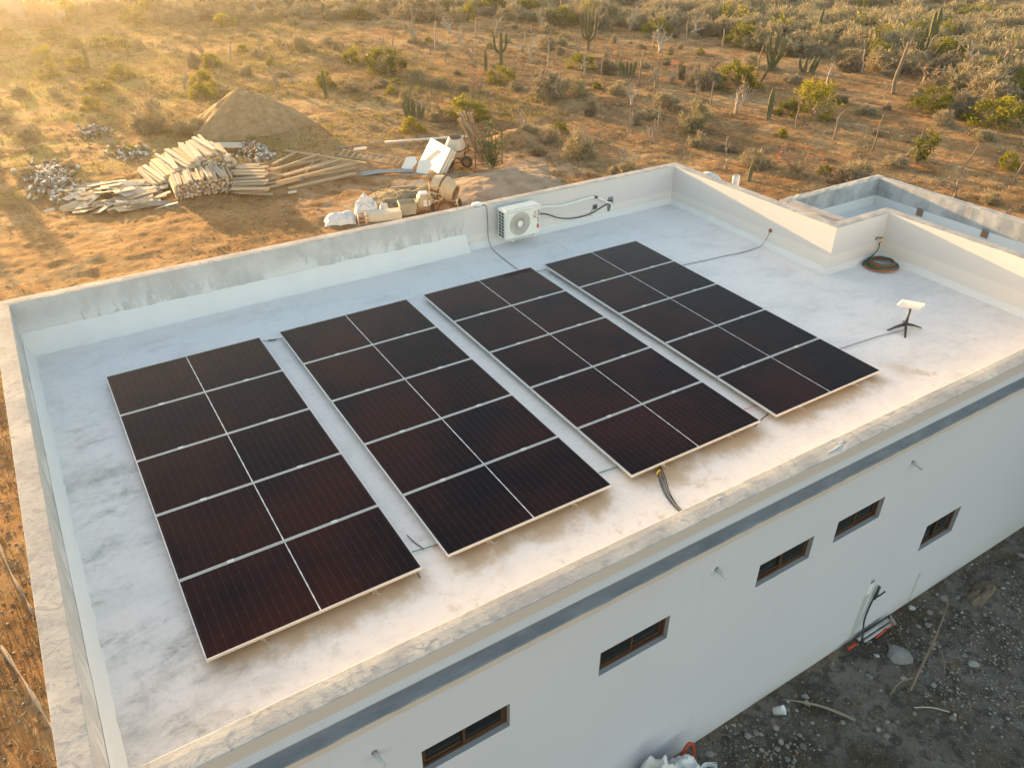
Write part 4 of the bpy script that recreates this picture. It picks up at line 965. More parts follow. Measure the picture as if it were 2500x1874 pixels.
def ribbed(m, pts, r, n=20):
    """cactus column: ribs all round, domed tip"""
    pts = curve(pts, 6); N = len(pts); vs = []; fs = []
    for i, p in enumerate(pts):
        t = i/(N-1); k = min(1.0, (1-t)*N*.28+.001)**.5*(.82+.18*min(1, t*6)); tg = (pts[min(i+1, N-1)]-pts[max(i-1, 0)]).normalized()
        a = tg.cross(Vector((.2, 1, .1))).normalized(); b = a.cross(tg)
        for q in range(n):
            w = 2*PI*q/n; rr = r*k*(1.0 if q % 2 == 0 else .80); vs.append(p+(a*math.cos(w)+b*math.sin(w))*rr)
    for i in range(N-1):
        for q in range(n): fs.append((i*n+q, i*n+(q+1) % n, (i+1)*n+(q+1) % n, (i+1)*n+q))
    fs.append(tuple((N-1)*n+q for q in range(n))); m.add(vs, fs)
def cactus(kind, x, y, w, h, label, idx):
    z = gz(x, y)-.05; rs = random.Random(idx*7+1)
    if kind == 'column':
        m = MB(); l = rs.uniform(-.12, .12)*h; ribbed(m, [(x, y, z), (x+l*.4, y, z+h*.5), (x+l, y, z+h)], max(.05, w*.5), 14)
        return tag(m.build('cactus', 'cactus_skin'), label, 'cactus')
    c = thing('cactus', label, 'cactus', (x, y, z))
    ca, sa = math.cos(.56), -math.sin(.56)   # arms fan out across the view of the house
    def at(u, v, t): return (x+ca*u*w*.5-sa*v*w*.35, y+sa*u*w*.5+ca*v*w*.35, z+t*h)
    if kind == 'organ':
        for i in range(7):
            u = rs.uniform(-1, 1); v = rs.uniform(-1, 1); m = MB(); hh = rs.uniform(.5, 1) if i else 1.0
            ribbed(m, [at(u*.4, v*.4, 0), at(u*.75, v*.75, hh*.45), at(u*.9, v*.9, hh)], w*.075+.02, 12); m.build('stem', 'cactus_skin', c)
        return c
    # candelabra kinds
    spec = {0: [(-.9, .3, .30, .72), (-.45, -.5, .34, .92), (0, 0, .3, .96), (.45, .4, .34, 1.0), (.85, -.2, .28, .86), (.2, -.8, .4, .75)],
            1: [(-.95, .2, .42, .92), (.75, -.2, .45, .96), (0, 0, .5, 1.0)],
            2: [(-.5, .3, .55, .92), (0, -.3, .5, 1.0), (.3, .5, .55, .95), (.95, 0, .45, .85), (-.85, -.4, .45, .8), (.6, -.5, .5, .9)],
            3: [(-.95, 0, .05, .62), (-.55, .4, .05, .66), (.2, -.2, .05, 1.0), (.5, .3, .1, .92), (.85, -.2, .12, .8), (-.1, .5, .08, .85)]}[idx % 4]
    r = w*(.060 if idx % 4 != 1 else .085)
    m = MB()
    if idx % 4 == 2: ribbed(m, [at(-.9, 0, 0), at(-.5, 0, .2), at(-.25, 0, .35), at(0, 0, .6)], r*1.2)
    elif idx % 4 == 3: ribbed(m, [at(0, 0, 0), at(.02, 0, .4), at(.1, 0, .75)], r*1.2)
    else: ribbed(m, [at(.05, 0, 0), at(.02, 0, .3), at(0, 0, .8 if idx % 4 == 0 else 1.0)], r*1.35)
    m.build('trunk', 'cactus_skin', c)
    for u, v, t0, t1 in spec:
        m = MB(); b = (at(-.55+.55*t0*2, 0, t0*.55) if idx % 4 == 2 else at(0, 0, t0*.8))
        if idx % 4 == 3: b = at(u*.6, v*.6, 0)
        ribbed(m, [b, at(u*.75, v*.75, t0+.06), at(u*.96, v*.96, t0+.24), at(u, v, (t0+t1)/2+.1), at(u*1.02, v, t1)], r); m.build('arm', 'cactus_skin', c)
    return c
def fence_post(x, y, w, h, label, idx):
    rs = random.Random(idx*13+5); z = gz(x, y)-.1; m = MB(); r = max(.026, w*.30); p = []
    lean = {'right': .30, 'left': -.25}.get('', 0)
    lx = rs.uniform(-.10, .22)*h; kink = rs.uniform(-.05, .05)
    if 'bent' in label and 'over' in label: prof = [(0, 0), (.03, .45), (.02, .70), (.16, .90), (.34, 1.0)]
    elif 'kink' in label: prof = [(0, 0), (.02, .34), (.10, .40), (.28, .80), (.36, 1.0)]
    elif 'thick' in label: prof = [(0, 0), (-.03, .3), (.01, .6), (.05, .85), (.07, 1.0)]
    else: prof = [(0, 0), (lx/h*.3+kink, .35), (lx/h*.65-kink*.5, .7), (lx/h, 1.0)]
    pts = curve([(x+a*h*.85, y-a*h*.5, z+b*(h+.1)) for a, b in prof], 4)
    m.tube(pts, [r*(1.1-.35*i/len(pts))*(1+.12*math.sin(i*2.3+idx)) for i in range(len(pts))], 7)
    return tag(m.build('fence_post', 'pale_bark' if ('pale' in label or 'white' in label) else 'bark', smooth=True), label, 'post', 'crooked wooden posts standing in the scrub' if 'fence' in label else None)
COUNT = {}
def plant(kind, x, y, w, h, label=None, group=None, cat=None):
    i = COUNT.get(kind, 0); COUNT[kind] = i+1
    if kind in ('cardon', 'column', 'organ'): return cactus(kind, x, y, w, h, label, i)
    if kind == 'fence_post': return fence_post(x, y, w, h, label, i)
    P = PROTO[kind]; pr = P[i % len(P)]; rs = random.Random(i*3+len(kind)); z = gz(x, y)-.03
    if kind == 'green_tree': rz = [2.2, .7][i % 2]
    else: rz = rs.uniform(0, 2*PI)
    sc = (w*.5*rs.uniform(.93, 1.07), w*.5*rs.uniform(.93, 1.07), h)
    cat = cat or {'dry_shrub': 'shrub', 'green_shrub': 'shrub', 'green_tree': 'tree', 'bare_tree': 'tree', 'flower_shrub': 'shrub'}[kind]
    if isinstance(pr, bpy.types.Mesh):
        o = link(kind, pr, (x, y, z), None, (0, 0, rz), sc); return tag(o, label, cat, group)
    o = thing(kind, label, cat, (x, y, z), rz, group); o.scale = sc
    for nm, me in zip({'green_shrub': ('stems', 'leaves'), 'green_tree': ('trunk', 'crown'), 'flower_shrub': ('stems', 'flowers', 'twigs')}[kind], pr): link(nm, me, parent=o)
    return o

# plants of the clearing: kind, x, y, width, height, label
PLANTS = [
    ('cardon', 35.1, 34.92, 1.13, 2.7, 'tall many-armed green cactus with candelabra arms near top centre'),
    ('cardon', 27.35, 33.74, 0.91, 2.04, 'grey-barked cactus with a bare trunk and one raised arm each side'),
    ('cardon', 37.93, 21.13, 1.14, 2.78, 'leaning cactus with a curved bare trunk and bunched arms above green bushes'),
    ('cardon', 49.81, 19.88, 1.05, 2.36, 'cactus cluster of thick columns rising behind the white dead tree'),
    ('column', 53.07, 21.23, 0.33, 2.99, 'slim cactus column standing highest in the scrub behind the dead tree'),
    ('column', 57.9, 23.95, 0.3, 2.64, 'thin cactus column at the edge of the scrub, right of the thick cluster'),
    ('column', 55.28, 32.07, 0.29, 1.76, 'single dark cactus column alone in the pale scrub'),
    ('organ', 16.61, 24.2, 1.16, 1.11, 'low organ pipe cactus clump beside a yellow-green shrub behind the cement mixer'),
    ('organ', 34.05, 24.28, 0.72, 1.01, 'small dark organ pipe cactus clump among dry shrubs left of a leaning cactus'),
    ('column', 23.45, 8.91, 0.17, 0.72, 'short green cactus stub beside the white vent pipe'),
    ('column', 31.19, 15.04, 0.26, 1.53, 'slender leaning cactus standing alone left of the open-crowned green tree'),
    ('organ', 42.21, 22.02, 1.13, 1.02, 'low arching cactus with bent stems in front of the dense scrub'),
    ('column', 14.52, 30.58, 0.2, 1.48, 'single cactus column in front of a small round bush'),
    ('column', 5.01, 45.98, 0.23, 1.39, 'dark bare column standing left among the round green shrubs'),
    ('column', 25.15, 59.15, 0.42, 1.3, 'dark cactus column at the far edge of the scrub, left of centre'),
    ('column', 31.47, 26.8, 0.17, 0.96, 'thin short cactus column near the orange crooked trunk'),
    ('column', 25.4, 32.32, 0.2, 1.28, 'thin dark cactus beside the grey-barked cactus'),
    ('organ', 32.12, 26.83, 0.88, 0.92, 'tiny cactus clump in shade right of the yellow-green shrub'),
    ('green_shrub', 20.29, 35.85, 2.64, 1.4, 'large yellow-green round shrub with red-tipped stems behind it'),
    ('green_shrub', 18.94, 23.15, 2.25, 1.04, 'large olive green shrub behind the metal rack'),
    ('green_shrub', 24.57, 29.09, 1.84, 0.94, 'flat olive shrub right of the red-flowered stems'),
    ('green_shrub', 31.07, 30.25, 2.15, 0.96, 'bright yellow-green shrub below the candelabra cactus'),
    ('green_shrub', 15.51, 22.04, 1.17, 0.66, 'small yellow-green shrub at the foot of the organ pipe cactus'),
    ('green_shrub', 35.44, 21.22, 2.75, 1.34, 'dark green shrub with a yellow left side beside the leaning cactus'),
    ('green_shrub', 32.82, 15.28, 1.27, 0.93, 'low green shrub touching the left side of the open-crowned green tree'),
    ('green_shrub', 39.64, 11.92, 2.49, 1.24, 'dense bright green shrub with dry twigs on its right'),
    ('green_shrub', 39.97, 8.6, 2.94, 1.26, 'large green shrub at the right edge of the frame'),
    ('green_shrub', 48.87, 14.64, 2.88, 1.36, 'green shrub rising out of the grey scrub near the right edge'),
    ('green_shrub', 33.59, 4.54, 0.86, 0.73, 'small green bush at the right edge by the leaning fence post'),
    ('green_shrub', 46.62, 31.53, 2.86, 1.62, 'bright green shrub at the edge of the dense scrub right of centre'),
    ('green_shrub', 58.72, 26.61, 1.84, 1.14, 'dark green bush inside the pale scrub left of the tall cactus cluster'),
    ('green_shrub', 2.9, 49.76, 1.68, 1.05, 'upper of two round yellow-green shrubs at the left'),
    ('green_shrub', 2.52, 44.3, 1.35, 0.89, 'lower of two round yellow-green shrubs at the left'),
    ('green_shrub', 4.26, 45.53, 1.25, 1.01, 'round yellow-green shrub next to the dark bare column'),
    ('green_shrub', 7.27, 53.15, 2.63, 0.88, 'wide yellow-green shrub right of the dark flat shrubs at top left'),
    ('green_shrub', 1.38, 58.66, 2.11, 1.0, 'dark green shrub in front of the small block house'),
    ('green_shrub', 4.34, 58.53, 2.51, 0.86, 'dark flat shrub between the block house and the wide yellow-green shrub'),
    ('green_shrub', 5.16, 54.42, 1.2, 0.57, 'small dark shrub below the dark flat shrub at top left'),
    ('green_shrub', 11.58, 42.94, 1.19, 0.81, 'small green shrub beside a vase-shaped bare bush'),
    ('green_shrub', 19.65, 39.51, 1.27, 1.1, 'small dark olive bush left of the large yellow-green shrub'),
    ('green_shrub', 15.39, 32.99, 1.19, 1.01, 'small round bush behind a single cactus column'),
    ('green_shrub', 19.27, 32.16, 0.71, 0.42, 'tiny grey-green bush on bare ground'),
    ('green_shrub', 9.7, 37.7, 1.45, 0.81, 'hazy green bush behind the dirt mound'),
    ('green_shrub', 9.12, 34.42, 1.54, 0.83, 'olive bush at the left foot of the dirt mound'),
    ('green_shrub', 39.87, 55.58, 3.34, 1.54, 'green tree-like shrub at the top edge, left of the candelabra cactus'),
    ('green_shrub', 41.67, 53.24, 3.12, 1.65, 'broad dark green shrub at the top edge above centre'),
    ('green_shrub', 12.49, 73.74, 2.63, 1.24, 'green shrub at the top edge at left'),
    ('green_shrub', 27.49, 57.76, 2.63, 0.95, 'yellow-green shrub at the top edge left of centre'),
    ('green_shrub', 16.85, 59.46, 1.99, 0.96, 'hazy green shrub in the scrub at left'),
    ('green_shrub', 37.04, 58.55, 2.26, 1.22, 'green shrub at the top edge just left of centre'),
    ('green_shrub', 4.41, 38.44, 1.57, 0.77, 'pale hazy bush on the open ground at left'),
    ('green_shrub', 3.54, 34.28, 1.24, 0.7, 'low hazy bush right of the weeds at left'),
    ('green_shrub', 6.22, 41.79, 1.45, 0.89, 'yellowish bush on the open ground left of the dirt mound'),
    ('green_tree', 33.72, 14.44, 2.4, 1.77, 'open-crowned green tree with many thin trunks'),
    ('green_tree', 31.75, 7.82, 2.05, 1.26, 'small green tree with an orange twisted trunk behind a fence post'),
    ('dry_shrub', 24.66, 24.2, 2.4, 1.69, 'large brown dry shrub with red flowers behind the sand pile'),
    ('dry_shrub', 26.12, 23.88, 1.15, 1.07, 'greenish dry shrub touching the large brown dry shrub'),
    ('dry_shrub', 19.66, 15.07, 1.93, 1.38, 'tangled dry shrub with arching stems behind the far parapet'),
    ('dry_shrub', 19.94, 17.48, 1.09, 0.8, 'thin dry weeds left of the tangled arching shrub'),
    ('dry_shrub', 27.04, 15.86, 1.77, 1.47, 'dry tan shrub with pale vertical stems'),
    ('dry_shrub', 28.49, 19.51, 1.51, 1.04, 'dark dry shrub under the red-flowered branch'),
    ('dry_shrub', 37.42, 15.79, 1.0, 0.57, 'small dry bush on bare ground right of the open-crowned green tree'),
    ('dry_shrub', 26.13, 6.58, 1.48, 0.76, 'greenish dry shrub behind the annex roof corner'),
    ('dry_shrub', 40.25, 10.76, 2.05, 1.37, 'dark dry twigs leaning on the dense bright green shrub'),
    ('dry_shrub', 20.68, 32.1, 1.1, 0.83, 'pale straw-coloured bush on bare ground at centre'),
    ('dry_shrub', 17.42, 23.7, 1.2, 0.96, 'dry grassy stems between the organ pipe cactus and the olive shrub'),
    ('dry_shrub', 31.33, 28.01, 1.49, 1.16, 'dry bush behind the bright yellow-green shrub'),
    ('dry_shrub', 33.61, 21.95, 2.08, 1.4, 'tan dry bush left of the dark green shrub'),
    ('dry_shrub', 32.91, 36.99, 1.71, 1.05, 'dry grey bush left of the white dead tree near centre'),
    ('dry_shrub', 44.7, 20.67, 1.77, 1.27, 'grey dry bush by the low arching cactus'),
    ('dry_shrub', 46.47, 14.79, 2.11, 1.5, 'grey dry bush right of the white dead tree'),
    ('dry_shrub', 5.59, 28.42, 2.08, 1.81, 'tall vase-shaped bare bush at the left foot of the dirt mound'),
    ('dry_shrub', 6.88, 27.47, 1.7, 0.9, 'low dry weeds at the front of the dirt mound'),
    ('dry_shrub', 10.56, 42.63, 0.86, 1.26, 'vase-shaped bare bush left of the small green shrub'),
    ('dry_shrub', 18.41, 45.32, 1.7, 1.22, 'dry bush right of three pale fence posts at left'),
    ('dry_shrub', 46.56, 20.29, 2.3, 1.63, 'pale dry bush with upright stems in front of the scrub'),
    ('dry_shrub', 50.42, 13.7, 1.92, 1.53, 'dry bush at the right edge of the frame'),
    ('dry_shrub', 44.62, 40.87, 2.62, 1.48, 'grey dry bush at the scrub edge right of the candelabra cactus'),
    ('dry_shrub', 27.32, 1.37, 0.98, 0.48, 'dark dry tuft of stems behind the annex parapet'),
    ('dry_shrub', 26.87, 2.58, 0.57, 0.45, 'small dry tuft behind the annex parapet'),
    ('bare_tree', 44.76, 15.83, 2.46, 1.55, 'white dead tree with spreading forked branches'),
    ('bare_tree', 39.04, 32.0, 1.63, 1.98, 'pale forked tree with a thin green top'),
    ('bare_tree', 33.98, 34.49, 1.23, 1.23, 'white dead bush under the candelabra cactus'),
    ('bare_tree', 30.7, 36.46, 0.95, 1.44, 'crooked bare tree right of the grey-barked cactus'),
    ('bare_tree', 29.3, 33.2, 1.05, 2.36, 'tall bare tree with a leaning trunk at centre'),
    ('bare_tree', 28.7, 41.47, 1.17, 1.18, 'small bare tree left of the grey-barked cactus'),
    ('bare_tree', 30.63, 46.81, 1.39, 1.5, 'grey bare tree at the edge of the scrub above centre'),
    ('bare_tree', 35.47, 30.14, 0.8, 1.18, 'crooked orange-barked trunk with few twigs'),
    ('bare_tree', 34.05, 24.28, 1.2, 1.24, 'pale twisted bare tree next to small cactus clump'),
    ('bare_tree', 30.78, 16.81, 1.44, 1.26, 'thin bare tree on open ground below the dark green shrub'),
    ('bare_tree', 33.66, 31.23, 1.22, 1.42, 'crooked bare tree in shade right of the yellow-green shrub'),
    ('bare_tree', 26.99, 45.61, 2.13, 1.52, 'bare spreading tree at the scrub edge behind the yellow-green shrub'),
    ('bare_tree', 36.79, 49.44, 1.23, 1.39, 'bare tree in front of the top green shrubs'),
    ('bare_tree', 32.13, 21.04, 0.58, 0.85, 'small white bare sapling left of the dark green shrub'),
    ('bare_tree', 40.02, 18.7, 1.4, 1.73, 'bare shrub with white stems in front of the scrub'),
    ('bare_tree', 31.23, 23.39, 1.02, 1.62, 'bare curly branch with red flowers above the dark dry shrub'),
    ('flower_shrub', 25.52, 8.36, 2.1, 1.04, 'pale-stemmed shrub with coral red flowers behind the right parapet'),
    ('flower_shrub', 22.11, 27.35, 1.48, 1.27, 'thin red-flowered stems rising left of the flat olive shrub'),
    ('flower_shrub', 22.36, 41.12, 1.27, 1.57, 'red-tipped stems rising behind the large yellow-green shrub'),
    ('flower_shrub', 32.76, 23.73, 1.18, 1.21, 'thin stems with red flowers near the small cactus clump'),
    ('flower_shrub', 21.26, 16.67, 1.28, 0.8, 'sparse red-tipped stems above the tangled arching shrub'),
    ('flower_shrub', 17.95, 23.85, 0.81, 0.78, 'few red-tipped twigs between organ pipe cactus and olive shrub'),
    ('fence_post', 31.03, 9.04, 0.12, 1.51, 'straight grey fence post between a bent post and the small green tree'),
    ('fence_post', 31.07, 11.07, 0.15, 1.37, 'fence post bent over to the right at its top'),
    ('fence_post', 30.98, 13.11, 0.13, 1.35, 'leaning fence post in front of the open-crowned green tree'),
    ('fence_post', 31.39, 7.21, 0.12, 1.49, 'fence post in front of the small green tree with an orange trunk'),
    ('fence_post', 31.57, 5.27, 0.11, 1.14, 'fence post with a kink in its middle near the right edge'),
    ('fence_post', 31.71, 3.27, 0.13, 1.38, 'tall leaning fence post at the right edge of the frame'),
    ('fence_post', 30.93, 18.76, 0.13, 1.15, 'thin straight post left of the thin bare tree'),
    ('fence_post', 41.48, 15.48, 0.32, 2.57, 'thick tall bare trunk standing in front of the dense scrub'),
    ('fence_post', 29.63, 31.73, 0.15, 1.53, 'pale straight post left of the bright yellow-green shrub'),
    ('fence_post', 29.94, 26.77, 0.12, 1.13, 'thin pale post right of the bright yellow-green shrub'),
    ('fence_post', 30.43, 24.0, 0.19, 1.89, 'leaning pole in front of the crooked orange-barked trunk'),
    ('fence_post', 31.33, 43.88, 0.22, 1.32, 'white crooked post near the scrub edge left of centre'),
    ('fence_post', 26.21, 40.64, 0.2, 1.87, 'brown post standing left of the white crooked post'),
    ('fence_post', 13.18, 44.4, 0.19, 1.2, 'leftmost of three pale fence posts in a row'),
    ('fence_post', 15.01, 43.8, 0.19, 1.14, 'middle one of three pale fence posts, leaning left'),
    ('fence_post', 17.11, 44.64, 0.19, 1.02, 'right-hand one of three pale fence posts'),
    ('fence_post', 44.46, 31.42, 0.18, 1.2, 'pale post in front of the bright green shrub at the scrub edge'),
    ('fence_post', 43.98, 34.79, 0.15, 1.44, 'thin pale post at the scrub edge right of centre'),
    ('fence_post', 44.65, 19.97, 0.15, 1.37, 'thin post by the pale dry bush with upright stems'),
    ('fence_post', 45.79, 12.99, 0.2, 1.21, 'leaning stump pole right of the dead tree'),
    ('fence_post', 24.52, 43.98, 0.15, 1.34, 'thin dark post behind the large yellow-green shrub'),
    ('fence_post', 32.64, 43.32, 0.15, 1.27, 'thin dark post right of the white crooked post'),
    ('fence_post', 36.81, 21.28, 0.17, 2.07, 'thin grey pole rising behind the dark green shrub'),
    ('fence_post', 33.59, 29.66, 0.13, 1.01, 'short thin pole near the crooked orange-barked trunk'),
    ('fence_post', 44.96, 15.07, 0.21, 1.07, 'short pale stump leaning by the white dead tree'),
    ('fence_post', 7.99, 51.03, 0.14, 1.02, 'hazy thin post at the left near the wide shrub'),
]
for rec in PLANTS: plant(*rec)
# tall cacti just outside the left edge: their long shadows reach across the yard
for x, y, w, h, lab in ((-5.3, 44.0, .44, 3.9, 'tall cactus column beyond the left edge, nearest the rubble'), (-4.4, 47.5, .40, 4.2, 'tall cactus column beyond the left edge, second from the rubble'), (-3.9, 43.0, .36, 3.4, 'shorter cactus column beyond the left edge'),
                      (-6.2, 41.0, .50, 3.8, 'thick cactus column farthest out beyond the left edge'), (-4.9, 52.0, .46, 4.6, 'tallest cactus column beyond the left edge')): plant('column', x, y, w, h, lab)

# ------------------------------------------------------------------ the dense scrub beyond the clearing
EDGE = np.array([(-30, 68), (1, 66), (12, 63), (25, 59), (38, 47), (45, 37), (46.5, 24), (45, 17), (44, 9), (45, -6)], float)
def scrub():
    rng = np.random.default_rng(77); cen = np.array([2.0, -6.0])
    ea = np.arctan2(EDGE[:, 1]-cen[1], EDGE[:, 0]-cen[0]); er = np.hypot(EDGE[:, 0]-cen[0], EDGE[:, 1]-cen[1]); o = np.argsort(ea)
    ea, er = ea[o], er[o]
    def beyond(x, y):
        a = np.arctan2(y-cen[1], x-cen[0]); return np.hypot(x-cen[0], y-cen[1])-np.interp(a, ea, er)-2.4*(fbm(x*.22, y*.22, 3)-.5)*2
    # nearest ones one by one
    n = 0; placed = []
    while n < 170:
        a = rng.uniform(ea[0]+.02, ea[-1]-.25); r = np.interp(a, ea, er)+rng.uniform(-.5, 9.0); x, y = cen[0]+r*math.cos(a), cen[1]+r*math.sin(a)
        if any((x-p)**2+(y-q)**2 < 1.0 for p, q in placed): continue
        placed.append((x, y)); n += 1; g = rng.random() < .11
        w = rng.uniform(1.6, 3.2); h = rng.uniform(.9, 1.9)
        if g: plant('green_shrub', x, y, w*.9, h*1.05, 'green leafy bush among grey ones at the edge of the dense scrub', 'green bushes at the edge of the dense scrub')
        elif rng.random() < .12: plant('bare_tree', x, y, w*.8, h*1.35, 'bare pale tree standing at the edge of the dense scrub', 'bare trees at the edge of the dense scrub')
        else: plant('dry_shrub', x, y, w, h, 'pale leafless bush at the edge of the dense scrub', 'leafless bushes at the edge of the dense scrub')
    # everything farther back reads as one mass
    Vs = []; Fs = []; Ms = []; off = 0; base = []
    for s in range(6):
        r2 = np.random.default_rng(900+s); V, F = twig_cloud(r2, 520, up=.6, lean=.6, blade=(.2, .6), width=(.03, .06), hollow=.2); base.append((V, F, 0))
    for s in range(3):
        r2 = np.random.default_rng(950+s); V, F = leaf_cloud(r2, 16, 26, .12); base.append((V, F, 1))
    cnt = 0
    while cnt < 2100:
        a = rng.uniform(ea[0], ea[-1]-.1); r = np.interp(a, ea, er)+7+65*rng.random()**1.15; x, y = cen[0]+r*math.cos(a), cen[1]+r*math.sin(a)
        if beyond(np.array(x), np.array(y)) < 3: continue
        if rng.random() > .35+1.1*fbm(np.array(x*.12), np.array(y*.12), 2): continue
        green = rng.random() < .075; V, F, mi = base[rng.integers(6, 9) if green else rng.integers(0, 6)]
        q = rng.random()*6.28; w = rng.uniform(.9, 2.0); h = rng.uniform(.8, 1.9); c, s_ = math.cos(q), math.sin(q)
        P = np.stack([(V[:, 0]*c-V[:, 1]*s_)*w+x, (V[:, 0]*s_+V[:, 1]*c)*w+y, V[:, 2]*h], 1)
        Vs.append(P); Fs.append(F+off); Ms.append(np.full(len(F), mi)); off += len(P); cnt += 1
    o = link('scrub', fast_mesh('scrub', np.concatenate(Vs), np.concatenate(Fs), ['dry_twigs', 'green_leaves'], np.concatenate(Ms)))
    tag(o, 'dense mass of dry grey and green scrub reaching to the top of the picture', 'scrub', kind='stuff')
scrub()
def dotted():
    """small dry bushes and saplings dotted over the clearing"""
    rng = np.random.default_rng(123); taken = [(r[1], r[2]) for r in PLANTS]; n = 0
    while n < 210:
        a = rng.uniform(.12, 1.72); r = rng.uniform(20, 66); x, y = 2+r*math.cos(a), -6+r*math.sin(a)
        if x < 17.6 and y < 24: continue
        if 4 < x < 14 and y < 33: continue
        if any((x-p)**2+(y-q)**2 < 1.2 for p, q in taken): continue
        taken.append((x, y)); n += 1; k = rng.random()
        if k < .62: plant('dry_shrub', x, y, rng.uniform(.45, 1.5), rng.uniform(.28, .9), 'small low dry bush dotted over the open clearing', 'small dry bushes dotted over the clearing')
        elif k < .90: plant('bare_tree', x, y, rng.uniform(.5, 1.0), rng.uniform(.9, 1.9), 'small leafless sapling standing in the open clearing', 'leafless saplings in the clearing')
        else: plant('green_shrub', x, y, rng.uniform(.5, .9), rng.uniform(.35, .6), 'little green bush dotted over the open clearing', 'little green bushes in the clearing')
dotted()
def name_by_neighbour():
    """bushes that stand next to a plant one can find get a label of their own"""
    late = {}
    for o in COL.objects:
        w = {'small dry bushes dotted over the clearing': 'small dry bush', 'leafless saplings in the clearing': 'leafless sapling', 'little green bushes in the clearing': 'little green bush',
             'leafless bushes at the edge of the dense scrub': 'pale leafless bush', 'green bushes at the edge of the dense scrub': 'leafy green bush', 'bare trees at the edge of the dense scrub': 'bare pale tree'}.get(o.get('group'))
        if w: late.setdefault(w, []).append([o, o.location.x, o.location.y, False])
    ex, ey = Vector((.847, -.531)), Vector((.531, .847))
    for kind, x, y, w, h, lab in PLANTS:
        if len(lab.split()) > 11: continue
        for word, L in late.items():
            for way in ('left of', 'right of', 'behind', 'in front of'):
                c = []
                for e in L:
                    d = Vector((e[1]-x, e[2]-y)); a, b = d.dot(ex), d.dot(ey)
                    k = ('right of' if a > 0 else 'left of') if abs(a) > abs(b) else ('behind' if b > 0 else 'in front of')
                    if k == way: c.append((d.length, e))
                c.sort(key=lambda t: t[0])
                if c and c[0][0] < 4.5 and not c[0][1][3] and (len(c) < 2 or c[1][0] > 1.5*c[0][0]):
                    t = '%s just %s the %s' % (word, way, lab)
                    if len(t.split()) <= 16: c[0][1][0]['label'] = t; c[0][1][3] = True
name_by_neighbour()

